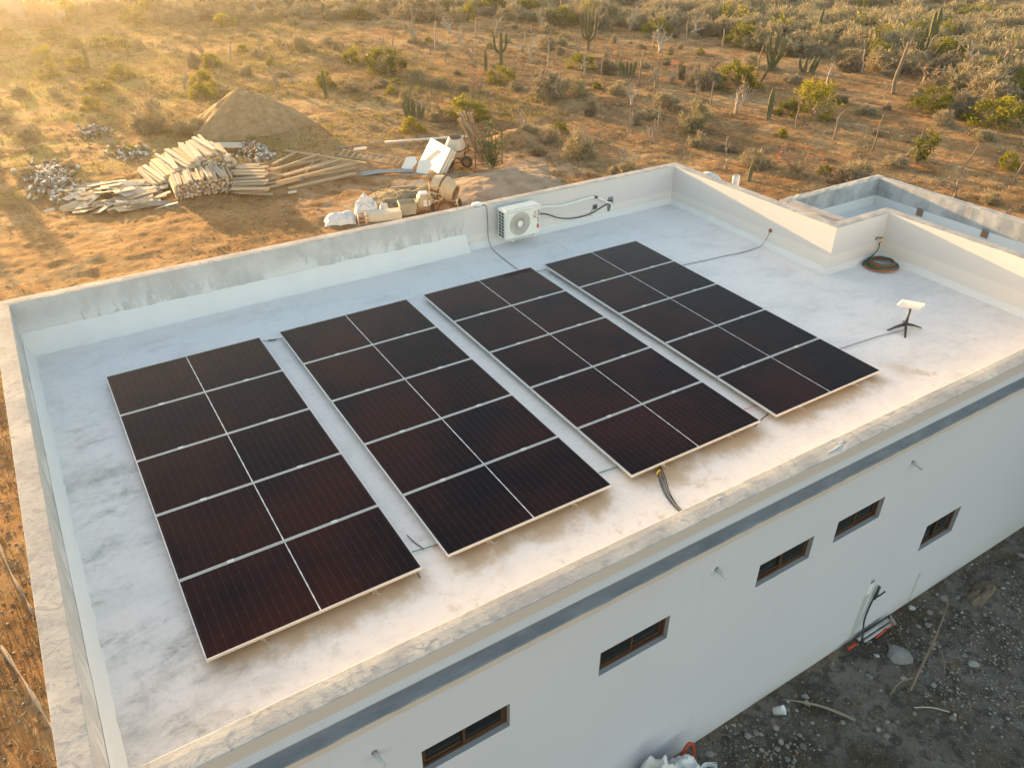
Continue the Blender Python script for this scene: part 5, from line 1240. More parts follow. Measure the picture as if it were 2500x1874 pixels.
# ------------------------------------------------------------------ ground cover: litter, tufts, pebbles
def cover():
    rng = np.random.default_rng(55)
    def spots(n, x0, x1, y0, y1, f=.5, thr=.45):
        out = []
        while len(out) < n:
            x = rng.uniform(x0, x1, n); y = rng.uniform(y0, y1, n); k = fbm(x*f+3, y*f+1, 3)+rng.normal(0, .10, n) > thr
            k &= ~((x > -1.4) & (x < 17.0) & (y > -9.3) & (y < 2.0)); out.extend(zip(x[k], y[k]))
        return np.array(out[:n])
    # twigs and dead leaves lying about
    parts = []
    for n, box, sz in ((16000, (-4, 30, 2, 36), .11), (14000, (14, 46, -6, 40), .15), (9000, (-6, 40, 25, 68), .2), (3500, (-4.5, -1.2, -8, 8), .05)):
        p = spots(n, *box); z = ground_h(p[:, 0], p[:, 1]); d = rng.normal(size=(n, 3)); d[:, 2] = np.abs(d[:, 2])*.35
        L = rng.uniform(.4, 1.5, n)*sz; parts.append(kites(np.column_stack([p, z+.004]), d, L, L*rng.uniform(.08, .35, n), rng))
    V, F = merge(parts); tag(link('leaf_litter', fast_mesh('leaf_litter', V, F, 'litter')), 'twigs and dead leaves strewn over the bare soil', 'litter', kind='stuff')
    # low grass tufts
    o = []; d = []
    for n, box, thr, sz in ((2600, (-8, 26, 16, 62), .47, .22), (2200, (14, 45, -4, 44), .53, .17), (500, (-4, -1.4, -6, 9), .42, .13)):
        p = spots(n, *box, .3, thr); z = ground_h(p[:, 0], p[:, 1])
        for k in range(9):
            q = np.column_stack([p+rng.normal(0, .06, (n, 2)), z-.01]); o.append(q); d.append(np.column_stack([rng.normal(0, .45, (n, 2)), np.ones(n)])*sz)
    o = np.concatenate(o); d = np.concatenate(d); L = np.linalg.norm(d, axis=1)*rng.uniform(.5, 1.3, len(d))
    V, F = kites(o, d, L, np.full(len(L), .018), rng); tag(link('dry_grass', fast_mesh('dry_grass', V, F, 'dry_twigs')), 'low dry weeds and grass tufts on the open ground', 'grass', kind='stuff')
    # low brown brush and creeping twigs, too many and too small to count
    cl = []
    for n, box, thr in ((600, (14, 47, -6, 50), .52), (400, (4, 40, 34, 66), .48), (160, (-8, 12, 30, 64), .5)):
        p = spots(n, *box, .22, thr); z = ground_h(p[:, 0], p[:, 1])
        for (x, y), zz in zip(p, z):
            V, F = twig_cloud(rng, 60, up=.5, lean=.6, blade=(.25, .7), width=(.03, .08), hollow=.1); s = rng.uniform(.16, .6); cl.append((V*np.array([s, s, s*rng.uniform(.35, .8)])+np.array([x, y, zz-.02]), F))
    V, F = merge(cl); tag(link('low_brush', fast_mesh('low_brush', V, F, 'brush_twigs')), 'low brown brush and creeping twigs over the clearing', 'brush', kind='stuff')
    p = spots(5200, -12, 24, 21, 64, .3, .44); z = ground_h(p[:, 0], p[:, 1]); o = []; d = []
    for k in range(8): o.append(np.column_stack([p+rng.normal(0, .10, p.shape), z-.01])); d.append(np.column_stack([rng.normal(0, .5, p.shape), np.ones(len(p))]))
    o = np.concatenate(o); d = np.concatenate(d); L = rng.uniform(.07, .26, len(o)); V, F = kites(o, d, L, np.full(len(L), .028), rng)
    tag(link('weeds', fast_mesh('weeds', V, F, 'weed_blades')), 'yellow-green weeds covering the open ground at left', 'weeds', kind='stuff')
    # pebbles: rough eight-sided chips
    oc = np.array([(1, 0, 0), (-1, 0, 0), (0, 1, 0), (0, -1, 0), (0, 0, 1), (0, 0, -.6)], float)
    of = np.array([(0, 2, 4), (2, 1, 4), (1, 3, 4), (3, 0, 4), (2, 0, 5), (1, 2, 5), (3, 1, 5), (0, 3, 5)])
    Vs = []; Fs = []; off = 0
    def chips(x, y, s):
        nonlocal off
        n = len(x); z = ground_h(x, y); q = rng.random(n)*6.28; c, sn = np.cos(q)[:, None], np.sin(q)[:, None]
        j = oc[None]*(1+rng.normal(0, .25, (n, 6, 3))); j = j*s[:, None, None]*np.array([1, 1, .6])*rng.uniform(.6, 1.3, (n, 1, 3))
        P = np.stack([j[..., 0]*c-j[..., 1]*sn+x[:, None], j[..., 0]*sn+j[..., 1]*c+y[:, None], j[..., 2]+z[:, None]+s[:, None]*.25], -1)
        Vs.append(P.reshape(-1, 3)); Fs.append((of[None]+(np.arange(n)*6)[:, None, None]+off).reshape(-1, 3)); off += n*6
    n = 24000; x = rng.uniform(3.5, 15, n); y = rng.uniform(-10.8, -7.52, n); k = fbm(x*.9, y*.9, 3)+rng.normal(0, .09, n) > .52; x, y = x[k], y[k]
    chips(x, y, .006+.026*rng.random(len(x))**4.0)
    n = 3500; x = rng.uniform(-3.6, -1.25, n); y = rng.uniform(-8, 7, n); chips(x, y, .006+.03*rng.random(n)**3)
    n = 5000; x = rng.uniform(4, 36, n); y = rng.uniform(2.5, 34, n); k = ~((x < 17.2) & (y < 2.2)); chips(x[k], y[k], .012+.05*rng.random(k.sum())**3)
    tag(link('gravel', fast_mesh('gravel', np.concatenate(Vs), np.concatenate(Fs), 'pebbles')), 'pebbles and rubble crumbs scattered on the ground', 'gravel', kind='stuff')
cover()

# ------------------------------------------------------------------ stones by the near wall, one by one
def rock_mesh(seed, sub=2):
    bm = bmesh.new(); bmesh.ops.create_icosphere(bm, subdivisions=sub, radius=1.0); rs = np.random.default_rng(seed); off = rs.random(3)*50
    cuts = [(Vector(rs.normal(size=3)).normalized(), rs.uniform(.55, .9)) for _ in range(7)]
    for v in bm.verts:
        for nrm, k in cuts:
            e = v.co.dot(nrm)-k
            if e > 0: v.co -= nrm*e
        v.co *= 1+.10*(float(vnoise(np.array(v.co.x*2+off[0]), np.array(v.co.y*2+v.co.z+off[1])))-.5)
        v.co.z *= .62
    me = bpy.data.meshes.new('rock'); bm.to_mesh(me); bm.free(); me.materials.append(MATS['field_stone']); return me
ROCKS = [rock_mesh(s) for s in range(7)]
def stones():
    rs = random.Random(21)
    fixed = [(8.76, -8.06, .17, 'large flat brown stone beside the red conduit'), (6.93, -7.70, .05, 'pale angular stone at the upper end of the bent stick'), (7.02, -7.78, .035, 'small white chip beside the pale angular stone'),
        (9.62, -8.55, .055, 'white block-shaped stone by the fallen branch'), (9.60, -8.72, .07, 'grey rounded stone below the white block-shaped stone'), (10.35, -7.75, .07, 'round pale stone nearest the torn brown sack'), (10.55, -7.85, .06, 'second round stone beside the torn brown sack'),
        (9.25, -7.60, .07, 'squared mortar lump lying against the near wall'), (9.75, -7.60, .06, 'stone lying at the foot of the second pipe chase'), (7.0, -9.15, .065, 'flat pale disc-shaped stone near the bottom of the frame'), (5.75, -8.35, .06, 'brown round stone below the pile of rubble'), (6.2, -8.6, .055, 'rust brown stone in the dirt below the plastic cup')]
    for x, y, s, lab in fixed:
        tag(link('rock', ROCKS[rs.randrange(7)], (x, y, gz(x, y)+s*.15), None, (rs.uniform(-.2, .2), rs.uniform(-.2, .2), rs.uniform(0, 6)), (s*rs.uniform(.9, 1.3), s, s)), lab, 'stone')
    for k in range(130):
        if k < 45: x, y = rs.gauss(6.35, .38), rs.gauss(-8.05, .22)
        elif k < 75: x, y = rs.gauss(10.2, .8), rs.gauss(-8.0, .25)
        else: x, y = rs.uniform(4.8, 12.5), rs.uniform(-9.6, -7.62)
        if y > -7.58: y = -7.62-rs.random()*.2
        s = .018+.035*rs.random()**2
        lab, grp = ('small grey stone in the rubble patch by the plastic cup', 'stones in the rubble patch') if k < 45 else (('small stone in the rubble near the torn brown sack', 'stones near the torn sack') if k < 75 else ('loose stone scattered on the dark ground along the near wall', 'loose stones along the near wall'))
        tag(link('rock', ROCKS[rs.randrange(7)], (x, y, gz(x, y)+s*.2), None, (rs.uniform(-.3, .3), rs.uniform(-.3, .3), rs.uniform(0, 6)), (s*rs.uniform(.8, 1.4), s, s*rs.uniform(.7, 1.1))), lab, 'stone', grp)
stones()

# ------------------------------------------------------------------ the yard behind the house
def plank_mesh(name, mat):
    m = MB(); m.bevbox((-.5, -.5, -.5), (.5, .5, .5), .02); return m.mesh(name, mat)
PLANK = {k: plank_mesh('plank', k) for k in ('pine_plank', 'pale_board', 'weathered_wood')}
def plank(parent, c, size, rot=(0, 0, 0), mat='pine_plank', name='plank'):
    c = Vector(c)
    if parent is not None: c = c-Vector(parent.location)
    return link(name, PLANK[mat], c, parent, rot, size)
def mound(name, label, cat, cx, cy, rx, ry, h, mat, seed, kind=None, n=56, peak=1.0, rough=.12, ridge=None):
    u = np.linspace(-1.15, 1.15, n); X, Y = np.meshgrid(u, u, indexing='ij'); r = np.hypot(X, Y)
    ang = np.arctan2(Y, X); rr = r*(1+.16*(fbm(np.cos(ang)*2+seed, np.sin(ang)*2, 3)-.5)*2)
    Z = h*np.clip(1-rr, 0, 1)**peak
    Z = Z*(1-.12*np.exp(-(rr/.12)**2)) + (fbm(X*4+seed, Y*4, 4)-.5)*rough*np.clip(1.1-rr, 0, 1) - .10*np.clip(rr-.93, 0, 1)*4
    wx = cx+X*rx; wy = cy+Y*ry; Z = Z+ground_h(wx, wy)-.01
    V = np.stack([X*rx, Y*ry, Z], -1).reshape(-1, 3); i = np.arange(n-1)[:, None]*n+np.arange(n-1)[None, :]
    F = np.stack([i, i+n, i+n+1, i+1], -1).reshape(-1, 4)
    return tag(link(name, fast_mesh(name, V, F, mat, smooth=True), (cx, cy, 0)), label, cat, None, kind)
def rubble(name, label, x0, x1, y0, y1, n, smin, smax, h, mat, seed):
    rng = np.random.default_rng(seed); Vs = []; Fs = []; off = 0
    cube = np.array([(a, b, c) for a in (-1, 1) for b in (-1, 1) for c in (-1, 1)], float); cf = np.array([(0, 1, 3, 2), (4, 6, 7, 5), (0, 4, 5, 1), (2, 3, 7, 6), (0, 2, 6, 4), (1, 5, 7, 3)])
    for i in range(n):
        gx, gy = rng.normal(0, .33), rng.normal(0, .33); x = (x0+x1)/2+gx*(x1-x0)*.75; y = (y0+y1)/2+gy*(y1-y0)*.75
        z = h*max(0, 1-math.hypot(gx, gy)*1.3)*rng.random()**.5; s = smin+(smax-smin)*rng.random()**2.5
        M = np.array(Euler(rng.uniform(-3, 3, 3)).to_matrix()); P = (cube*(1+rng.normal(0, .22, cube.shape)))*np.array([1, .8, .45])*s @ M.T+np.array([x, y, gz(x, y)+z+s*.3])
        Vs.append(P); Fs.append(cf+off); off += 8
    return tag(link(name, fast_mesh(name, np.concatenate(Vs), np.concatenate(Fs), mat)), label, 'rubble', None, 'stuff')

def mixer(loc, rz, axis, tone, label, engine):
    """drum mixer: two cones on a tilting yoke, two wheels, engine box"""
    A = thing('cement_mixer', label, 'cement mixer', loc); b = Vector(loc)
    ax = Vector(axis).normalized(); c = b+Vector((0, 0, .78)); q = ax.to_track_quat('Z', 'Y').to_matrix().to_4x4(); q.translation = c
    m = MB(); m.lathe([(.20, -.40), (.30, -.38), (.40, -.10), (.41, .02), (.38, .12), (.30, .30), (.235, .42), (.225, .425), (.22, .41), (.29, .28), (.36, .1), (.30, -.3), (.001, -.34)], 28, q); dr = m.build('drum', tone, A, smooth=False)
    m = MB(); m.lathe([(.405, -.05), (.435, -.045), (.435, .0), (.405, .005)], 28, q, closed=True); m.build('ring_gear', 'rust_metal', dr)
    m = MB(); m.lathe([(.228, .405), (.246, .41), (.246, .432), (.226, .434)], 28, q, closed=True); m.build('mouth_rim', 'rust_metal', dr)
    fx = Vector((math.cos(rz), math.sin(rz), 0)); fy = Vector((-fx.y, fx.x, 0))
    side = ax.cross(Vector((0, 0, 1))); side = side.normalized() if side.length > .1 else fx
    m = MB(); pts = [c+side*.50+Vector((0, 0, .05)), c+side*.50-ax*.25, c-ax*.52, c-side*.50-ax*.25, c-side*.50+Vector((0, 0, .05))]
    m.tube(pts, .035, 6)
    for s in (-1, 1): m.tube([c+side*.52*s, b+fx*.42*s+fy*.34+Vector((0, 0, .02))], .03, 6); m.tube([c+side*.52*s, b+fx*.42*s-fy*.34+Vector((0, 0, .02))], .03, 6)
    m.tube([b+fx*.42+fy*.3+Vector((0, 0, .2)), b-fx*.42+fy*.3+Vector((0, 0, .2))], .025, 6); m.tube([b+fx*.42-fy*.3+Vector((0, 0, .2)), b-fx*.42-fy*.3+Vector((0, 0, .2))], .025, 6)
    m.build('frame', 'rust_metal', A)
    for s in (-1, 1):
        wc = b+fx*.12*s-fy*(.44)+Vector((0, 0, .24)) if not engine else b+fx*.45*s-fy*.1+Vector((0, 0, .2))
        wq = (fx*.35+fy*1.0 if not engine else fx).normalized().to_track_quat('Z', 'Y').to_matrix().to_4x4(); wq.translation = wc+(fx*.25*s if not engine else Vector((0, 0, 0)))
        m = MB(); m.lathe([(.13, -.055), (.21, -.06), (.235, -.03), (.235, .03), (.21, .06), (.13, .055)], 22, wq, closed=True); wh = m.build('wheel', 'rubber', A, smooth=True)
        m = MB(); m.lathe([(.001, -.03), (.14, -.05), (.14, .05), (.001, .03)], 16, wq, closed=True); m.build('rim', 'rust_metal', wh)
    if engine:
        e = b+fx*(-.62)+Vector((0, 0, .48)); R3 = Euler((0, 0, rz)).to_matrix().to_4x4(); R3.translation = e
        m = MB(); m.bevbox((-.26, -.24, -.22), (.24, .22, .16), .07, 0, R3); en = m.build('engine_housing', tone, A)
        m = MB(); m.bevbox((-.2, -.2, .16), (.1, .16, .25), .05, 0, R3); m.box((-.1, -.275, -.14), (.12, -.23, .06), 0, R3); m.build('engine_cover', 'sack_white', en)
        m = MB(); m.lathe([(.13, -.02), (.15, 0), (.13, .02)], 18, R3 @ Matrix.Translation((.16, -.28, -.02)) @ Euler((PI/2, 0, 0)).to_matrix().to_4x4(), closed=True); m.build('belt_wheel', 'rust_metal', en)
        m = MB(); o = c+side*.60+Vector((0, 0, .02)); s2 = side.to_track_quat('Z', 'Y').to_matrix().to_4x4(); s2.translation = o
        m.tube([s2 @ Vector((.24*math.cos(k*PI/12), .24*math.sin(k*PI/12), 0)) for k in range(25)], .017, 6); m.tube([s2 @ Vector((-.24, 0, 0)), s2 @ Vector((.24, 0, 0))], .014, 5); m.build('tilt_wheel', 'mixer_paint', A)
    return A

def yard():
    rs = random.Random(31)
    # long boards stacked in a sloping heap, ends towards the house
    def stack(label, x0, x1, yn, yf, prof, dx, dz, tilt, mats, wid, seed, skew=0.0, top=True):
        r = random.Random(seed); A = thing('lumber_stack', label, 'lumber', ((x0+x1)/2, (yn+yf)/2, 0), 0)
        x = x0
        while x < x1:
            w = r.uniform(*wid); H = prof((x-x0)/(x1-x0)); z = .03; first = True
            while z < H:
                t = dz*r.uniform(.8, 1.3); last = z+t*1.15 >= H
                ya = yn+r.uniform(-.08, .12); yb = yf+r.uniform(-.25, .15)-(0 if not last else r.uniform(-.1, .1))
                mat = mats[r.randrange(len(mats))]
                c = (x+w/2+skew*(z/H)*.2, (ya+yb)/2, z+t/2+gz(x, yn)*.5)
                plank(A, c, (yb-ya, w*.94, t*.92), (r.uniform(-.05, .05)*(1+3*last), r.uniform(-.02, .02)-tilt*last*0, PI/2+r.uniform(-.03, .03)*(1+2.5*last)+skew), mat)
                z += t
            x += w
        return A
    stack('tall sloping stack of long pale boards with sunlit tops behind the house', 3.65, 6.75, 19.85, 22.3, lambda s: .18+.85*min(s/.72, 1)-.55*max(0, (s-.78)/.22), .12, .085, 0, ['pale_board', 'pine_plank', 'pale_board'], (.09, .24), 3, .05)
    stack('lower stack of short lumber with its cut ends facing the house', 4.2, 6.3, 18.0, 19.45, lambda s: .50+.12*math.sin(s*PI), .1, .075, 0, ['pine_plank', 'pale_board', 'weathered_wood'], (.06, .13), 4, -.08)
    # boards lying crosswise
    A = thing('lumber_stack', 'stack of boards lying crosswise on the right of the two lumber stacks', 'lumber', (6.75, 18.6, 0)); r = random.Random(8)
    for k in range(26):
        row = k % 9; lay = k//9; y = 17.15+row*.36+r.uniform(-.05, .05); x = 6.62+row*.09+r.uniform(-.12, .12)
        plank(A, (x, y, .06+lay*.10+r.uniform(0, .02)+.015*row), (r.uniform(.9, 1.35), r.uniform(.14, .30), .055), (r.uniform(-.05, .05), r.uniform(-.04, .04), -.47+r.uniform(-.12, .12)), r.choice(['pine_plank', 'weathered_wood', 'pine_plank']))
    # flung heap of broken boards
    A = thing('scrap_heap', 'sprawling heap of broken boards and panels left of the lumber stacks', 'scrap heap', (2.3, 19.6, 0)); r = random.Random(12)
    for k in range(95):
        x = r.uniform(.9, 3.9); y = 18.1+r.random()*3.2-.35*(x-2.3)
        h = .05+.30*max(0, 1-abs(x-2.4)/1.8)*max(0, 1-abs(y-19.8)/1.9)*r.random()
        plank(A, (x, y, h+gz(x, y)), (r.uniform(.35, 1.15), r.uniform(.10, .42), .025), (r.uniform(-.22, .22), r.uniform(-.2, .2), r.uniform(-.35, 1.0)), r.choice(['pale_board', 'pale_board', 'weathered_wood', 'pine_plank']), 'board')
    # poles and long timbers lying to the right
    beams = [((7.95, 17.05, .06), (10.7, 17.3, .10), .10, 'thick timber nearest the house in the pile of long timbers'), ((7.6, 17.5, .18), (11.3, 18.3, .20), .11, 'long round-edged timber across the middle of the pile of long timbers'),
             ((7.4, 17.9, .08), (11.0, 18.0, .10), .09, None), ((7.5, 18.3, .12), (10.6, 19.2, .18), .09, None), ((7.7, 18.7, .10), (10.9, 18.8, .1), .08, None), ((7.9, 19.1, .18), (10.3, 20.2, .22), .09, None),
             ((8.0, 19.6, .10), (10.2, 19.9, .08), .1, None), ((8.1, 18.0, .28), (10.8, 18.9, .26), .07, None), ((8.3, 20.1, .1), (9.6, 21.2, .1), .1, None), ((9.4, 22.0, .05), (11.3, 17.6, .34), .08, 'long pole lying diagonally across the top of the long timbers'),
             ((8.5, 17.3, .2), (9.9, 19.6, .2), .06, None), ((7.2, 17.45, .07), (8.6, 17.75, .07), .09, None), ((13.5, 20.9, .05), (11.3, 21.2, .05), .05, 'reddish bar lying on the ground left of the white pipe')]
    for a, b, t, lab in beams:
        a, b = Vector(a), Vector(b); d = b-a; mid = (a+b)/2; mid.z += gz(mid.x, mid.y)*.6; q = d.to_track_quat('X', 'Z').to_euler()
        o = plank(None, mid, (d.length, t, t*.8), q, 'pine_plank' if t > .065 else 'weathered_wood', 'timber')
        tag(o, lab or 'long timber lying in the loose pile right of the crosswise boards', 'timber', None if lab else 'long timbers lying in a loose pile')
    # ladder
    L = thing('ladder', 'wooden ladder lying flat between the long timbers and the leaning panels', 'ladder', (12.1, 18.4, .1)); a = Vector((11.1, 20.0, .22)); b = Vector((13.0, 17.3, .12)); d = (b-a).normalized(); s = Vector((.75, .55, .28)).normalized()*.22
    for k in (-1, 1): m = MB(); m.tube([a+s*k, b+s*k], .028, 4); m.build('rail', 'pine_plank', L)
    for k in range(12): p = a+(b-a)*(k+.5)/12; m = MB(); m.tube([p-s*1.15, p+s*1.15], .026, 4); m.build('rung', 'pale_board', L)
    # corrugated tin sheet
    m = MB(); n = 42; vs = []; fs = []
    for i in range(n+1):
        t = i/n
        for j, w in enumerate((0, .35, .7, 1)):
            p = Vector((10.95, 17.35, .05)).lerp(Vector((12.85, 16.65, .09)), j/3)+Vector((-.14, -.42, 0))*(t-.35)*(1-.25*j/3)
            vs.append(p+Vector((0, 0, .02*math.sin(t*2*PI*9)+.05*math.sin(j*1.3))))
    for i in range(n):
        for j in range(3): fs.append((i*4+j, i*4+j+1, i*4+5+j, i*4+4+j))
    m.add(vs, fs); m.add([v+Vector((0, 0, -.006)) for v in vs], [f[::-1] for f in fs]); tag(m.build('tin_sheet', 'tin_sheet', smooth=True), 'corrugated grey sheet lying on the ground in front of the ladder', 'sheet')
    # leaning stack of white panels
    P = thing('panel_stack', 'stack of white panels leaning back, its face in bright sun', 'panels', (13.6, 16.7, 0))
    o = Vector((13.60, 17.60, .02)); e1 = Vector((-.035, -1.0, 0)).normalized(); up = Vector((.54, .12, .83)).normalized(); nr = up.cross(e1).normalized()
    if nr.x > 0: nr = -nr
    up = e1.cross(nr).normalized(); up = up if up.z > 0 else -up
    for k in range(6):
        q = o-nr*(.055*k)+e1*rs.uniform(-.02, .02); m = MB(); M = Matrix((e1, up, nr)).transposed().to_4x4(); M.translation = q
        m.bevbox((0, 0, -.05), (1.80, 1.08, 0), .006, 0, M); m.build('panel', 'white_sheet' if k % 2 == 0 else 'pale_board', P)
    m = MB(); M = Matrix((e1, up, nr)).transposed().to_4x4(); M.translation = o; m.box((.0, .0, .012), (.04, 1.0, .05), 0, M @ Matrix.Translation((.35, .1, 0)) @ Euler((0, 0, -.75)).to_matrix().to_4x4())
    tag(m.build('batten', 'weathered_wood'), 'thin batten leaning on the face of the white panel stack', 'batten')
    for (x, y, lab, lean, rz) in ((12.75, 17.0, 'torn white board propped at the left foot of the white panel stack', .75, -1.2), (13.05, 16.2, 'small white board propped in front of the white panel stack', .85, -1.0)):
        m = MB(); M = Matrix.Translation((x, y, .02)) @ Euler((lean, 0, rz)).to_matrix().to_4x4(); m.add([M @ Vector(v) for v in ((-.3, 0, 0), (.22, 0, 0), (.30, .42, 0), (.05, .62, 0), (-.34, .5, 0), (-.3, 0, -.02), (.22, 0, -.02), (.30, .42, -.02), (.05, .62, -.02), (-.34, .5, -.02))], [(0, 1, 2, 3, 4), (9, 8, 7, 6, 5)]+[(i, 5+i, 5+(i+1) % 5, (i+1) % 5) for i in range(5)])
        tag(m.build('board', 'white_sheet'), lab, 'board')
    mixer((14.75, 16.55, gz(14.75, 16.55)), -.35, (-.12, -.22, .95), 'mixer_pale', 'upright pale cement mixer beside the metal rack', False)
    mixer((11.85, 12.05, gz(11.85, 12.05)-.05), -.3, (.50, -.66, -.22), 'mixer_paint', 'tan cement mixer with its drum tipped towards the house', True).scale = (1.08, 1.08, 1.08)
    m = MB(); m.tube([(13.55, 20.85, .07), (17.3, 19.7, .10)], .055, 10); tag(m.build('pvc_pipe', 'pvc_white', smooth=True), 'long white pipe lying behind the pale cement mixer', 'pipe')
    # metal rack with sticks standing in it
    K = thing('metal_rack', 'rusty metal rack frame holding a bundle of sticks', 'rack', (15.85, 16.1, 0)); X = (15.2, 16.45); Y = (15.75, 16.6); H = 1.75
    for x in X:
        for y in Y: m = MB(); m.tube([(x, y, -.03), (x, y, H)], .024, 5); m.build('post', 'rust_metal', K)
    for z in (.12, .62, 1.2, H-.03):
        for a, b in (((X[0], Y[0]), (X[1], Y[0])), ((X[0], Y[1]), (X[1], Y[1])), ((X[0], Y[0]), (X[0], Y[1])), ((X[1], Y[0]), (X[1], Y[1]))):
            m = MB(); m.tube([(*a, z), (*b, z)], .017, 5); m.build('rail', 'rust_metal', K)
    for k in range(3): m = MB(); x = X[0]+.31*(k+1); m.tube([(x, Y[0], .12), (x, Y[0], H-.03)], .012, 4); m.build('bar', 'rust_metal', K)
    for k in range(34):
        r = rs.random; top = Vector((14.85+.55*r(), 16.25+.35*r(), 1.75+.35*r())); bot = Vector((15.55+.7*r(), 15.85+.55*r(), .12)); m = MB(); m.tube([bot, (top+bot)/2+Vector((rs.uniform(-.04, .04), 0, 0)), top], .020+.014*r(), 4)
        tag(m.build('stick', 'pine_plank' if k % 3 else 'weathered_wood'), 'long wooden stick leaning in the rusty metal rack', 'stick', 'sticks standing in the metal rack')
    m = MB(); m.tube([(15.45, 16.1, .9), (15.35, 16.3, 2.05)], .05, 6); tag(m.build('stick', 'weathered_wood'), 'thick pale branch standing highest in the metal rack', 'stick')
    # green climber in front of the rack
    rng = np.random.default_rng(61); cl = []
    V0 = thing('climbing_plant', 'loose green plant growing up in front of the metal rack', 'plant', (15.75, 15.3, 0)); m = MB()
    for k in range(13):
        a = rng.uniform(-1, 1); p = [Vector((15.75+rng.normal()*.1, 15.32, 0))]
        for i in range(1, 7): t = i/6; p.append(Vector((15.75+a*.62*t+rng.normal()*.04, 15.32+rng.uniform(-.1, .25)*t, (1.1+.75*rng.random())*t-.35*abs(a)*t*t))); cl.append(tuple(p[-1]))
        m.tube(p, .012, 4, cap=False)
    m.build('stems', 'bark', V0); cl = [(c[0]-15.75, c[1]-15.3, c[2]) for c in cl if rng.random() < .75]
    V, F = leaf_cloud(rng, 0, 26, .075, centres=cl); V[:, :2] = V[:, :2]; link('leaves', fast_mesh('leaves', V, F, 'vine_leaves'), parent=V0)
    # heaps of soil, sand and gravel
    mound('dirt_mound', 'big pointed mound of brown soil behind the lumber stacks', 'mound', 9.4, 27.4, 2.9, 2.7, 1.85, 'mound_soil', 4, None, 110, 1.0, .40)
    mound('sand_pile', 'low pale sand pile behind the far parapet, right of the mixers', 'sand pile', 15.0, 13.3, 2.6, 2.0, .45, 'pale_sand', 9, None, 70, .75, .13)
    mound('gravel_pile', 'low grey gravel pile under the tipped cement mixer', 'gravel pile', 11.6, 13.9, 2.0, 1.3, .34, 'gravel_grey', 15, None, 60, .7, .10)
    mound('earth_heap', 'dark low heap of earth behind the metal rack', 'mound', 18.6, 18.4, 1.5, 1.2, .6, 'bare_soil', 22, None, 40, .9, .2)
    rubble('rubble_heap', 'heap of dark and white rubble at the left of the scrap heap', -.3, 1.4, 20.6, 25.4, 800, .015, .10, .22, 'rubble_stone', 1)
    rubble('rubble_heap', 'small greenish rubble heap behind the scrap heap at left', 2.3, 3.6, 28.6, 30.6, 320, .02, .09, .35, 'rubble_stone', 2)
    rubble('rubble_heap', 'low spread of broken pieces behind the sloping lumber stack', 3.0, 4.8, 24.2, 26.4, 240, .015, .09, .12, 'rubble_stone', 3)
    rubble('rubble_heap', 'pale broken concrete heap right of the sloping lumber stack', 7.6, 9.0, 21.2, 24.0, 420, .02, .12, .3, 'rubble_stone', 5)
    plank(None, (7.35, 23.6, .2), (1.4, .6, .04), (.1, .1, -.2), 'pale_board', 'board'); tag(bpy.context.scene.collection.objects[-1], 'large pale slab lying behind the sloping lumber stack', 'board')
    for (x, y, sx, lab) in ((.55, 21.3, .5, 'white sheet scrap on top of the dark rubble heap'), (.15, 19.4, .35, 'white crumpled scrap at the left end of the scrap heap'), (12.2, 20.4, .55, 'pale torn sheet lying alone on the soil behind the ladder'), (12.25, 15.0, .55, 'white board lying flat behind the tipped cement mixer'), (7.9, 16.5, .3, 'crumpled pale plastic bag in front of the long timbers')):
        o = plank(None, (x, y, .08+gz(x, y)), (sx, sx*.55, .02), (.12, -.1, rs.uniform(-.6, .3)), 'pale_board', 'sheet_scrap'); tag(o, lab, 'scrap')
    o = plank(None, (11.3, 14.4, .28), (.75, .12, .06), (0, 0, -.35), 'weathered_wood', 'timber'); tag(o, 'short timber lying on the gravel pile beside the tipped cement mixer', 'timber')
    # things close behind the far wall
    def cloth(cx, cy, rx, ry, h, seed, name, label, cat, bump=1.0, tilt=0):
        n = 34; u = np.linspace(-1, 1, n); X, Y = np.meshgrid(u, u, indexing='ij'); r = np.maximum(np.abs(X), np.abs(Y))*.5+np.hypot(X, Y)*.5
        Z = h*np.clip(1-r**4, 0, 1)**.55*(.35+1.25*fbm(X*2.0+seed, Y*2.0, 3))*bump+.16*np.abs(fbm(X*4+seed, Y*4, 3)-.5)*np.clip(1.2-r, 0, 1)+tilt*X
        V = np.stack([X*rx*(1+.2*(fbm(Y*2+seed, X, 2)-.5)), Y*ry*(1+.25*(fbm(X*2, Y+seed, 2)-.5)), Z], -1).reshape(-1, 3); i = np.arange(n-1)[:, None]*n+np.arange(n-1)[None, :]
        F = np.stack([i, i+n, i+n+1, i+1], -1).reshape(-1, 4); return tag(link(name, fast_mesh(name, V, F, 'sack_white', smooth=True), (cx, cy, gz(cx, cy)+.01), None, (0, 0, -.35)), label, cat)
    cloth(8.35, 12.9, .52, .50, .20, 3, 'tarp', 'crumpled white tarp lying left of the full white sack', 'tarp')
    cloth(9.35, 13.1, .40, .38, .46, 8, 'sack', 'full white sack slumped behind the block of foam', 'sack', 1.1)
    cloth(10.05, 13.15, .16, .16, .2, 11, 'plastic_bag', 'small white plastic bag between the sack and the grey tub', 'bag')
    m = MB(); M = Matrix.Translation((9.68, 12.42, .0)) @ Euler((0, 0, -.28)).to_matrix().to_4x4(); m.bevbox((-.62, -.22, 0), (.62, .22, .30), .03, 0, M); tag(m.build('foam_slab', 'foam_block'), 'long cream block lying behind the far parapet', 'block')
    b = thing('wooden_crate', 'small broken wooden crate at the left end of the cream block', 'crate', (8.9, 12.35, 0))
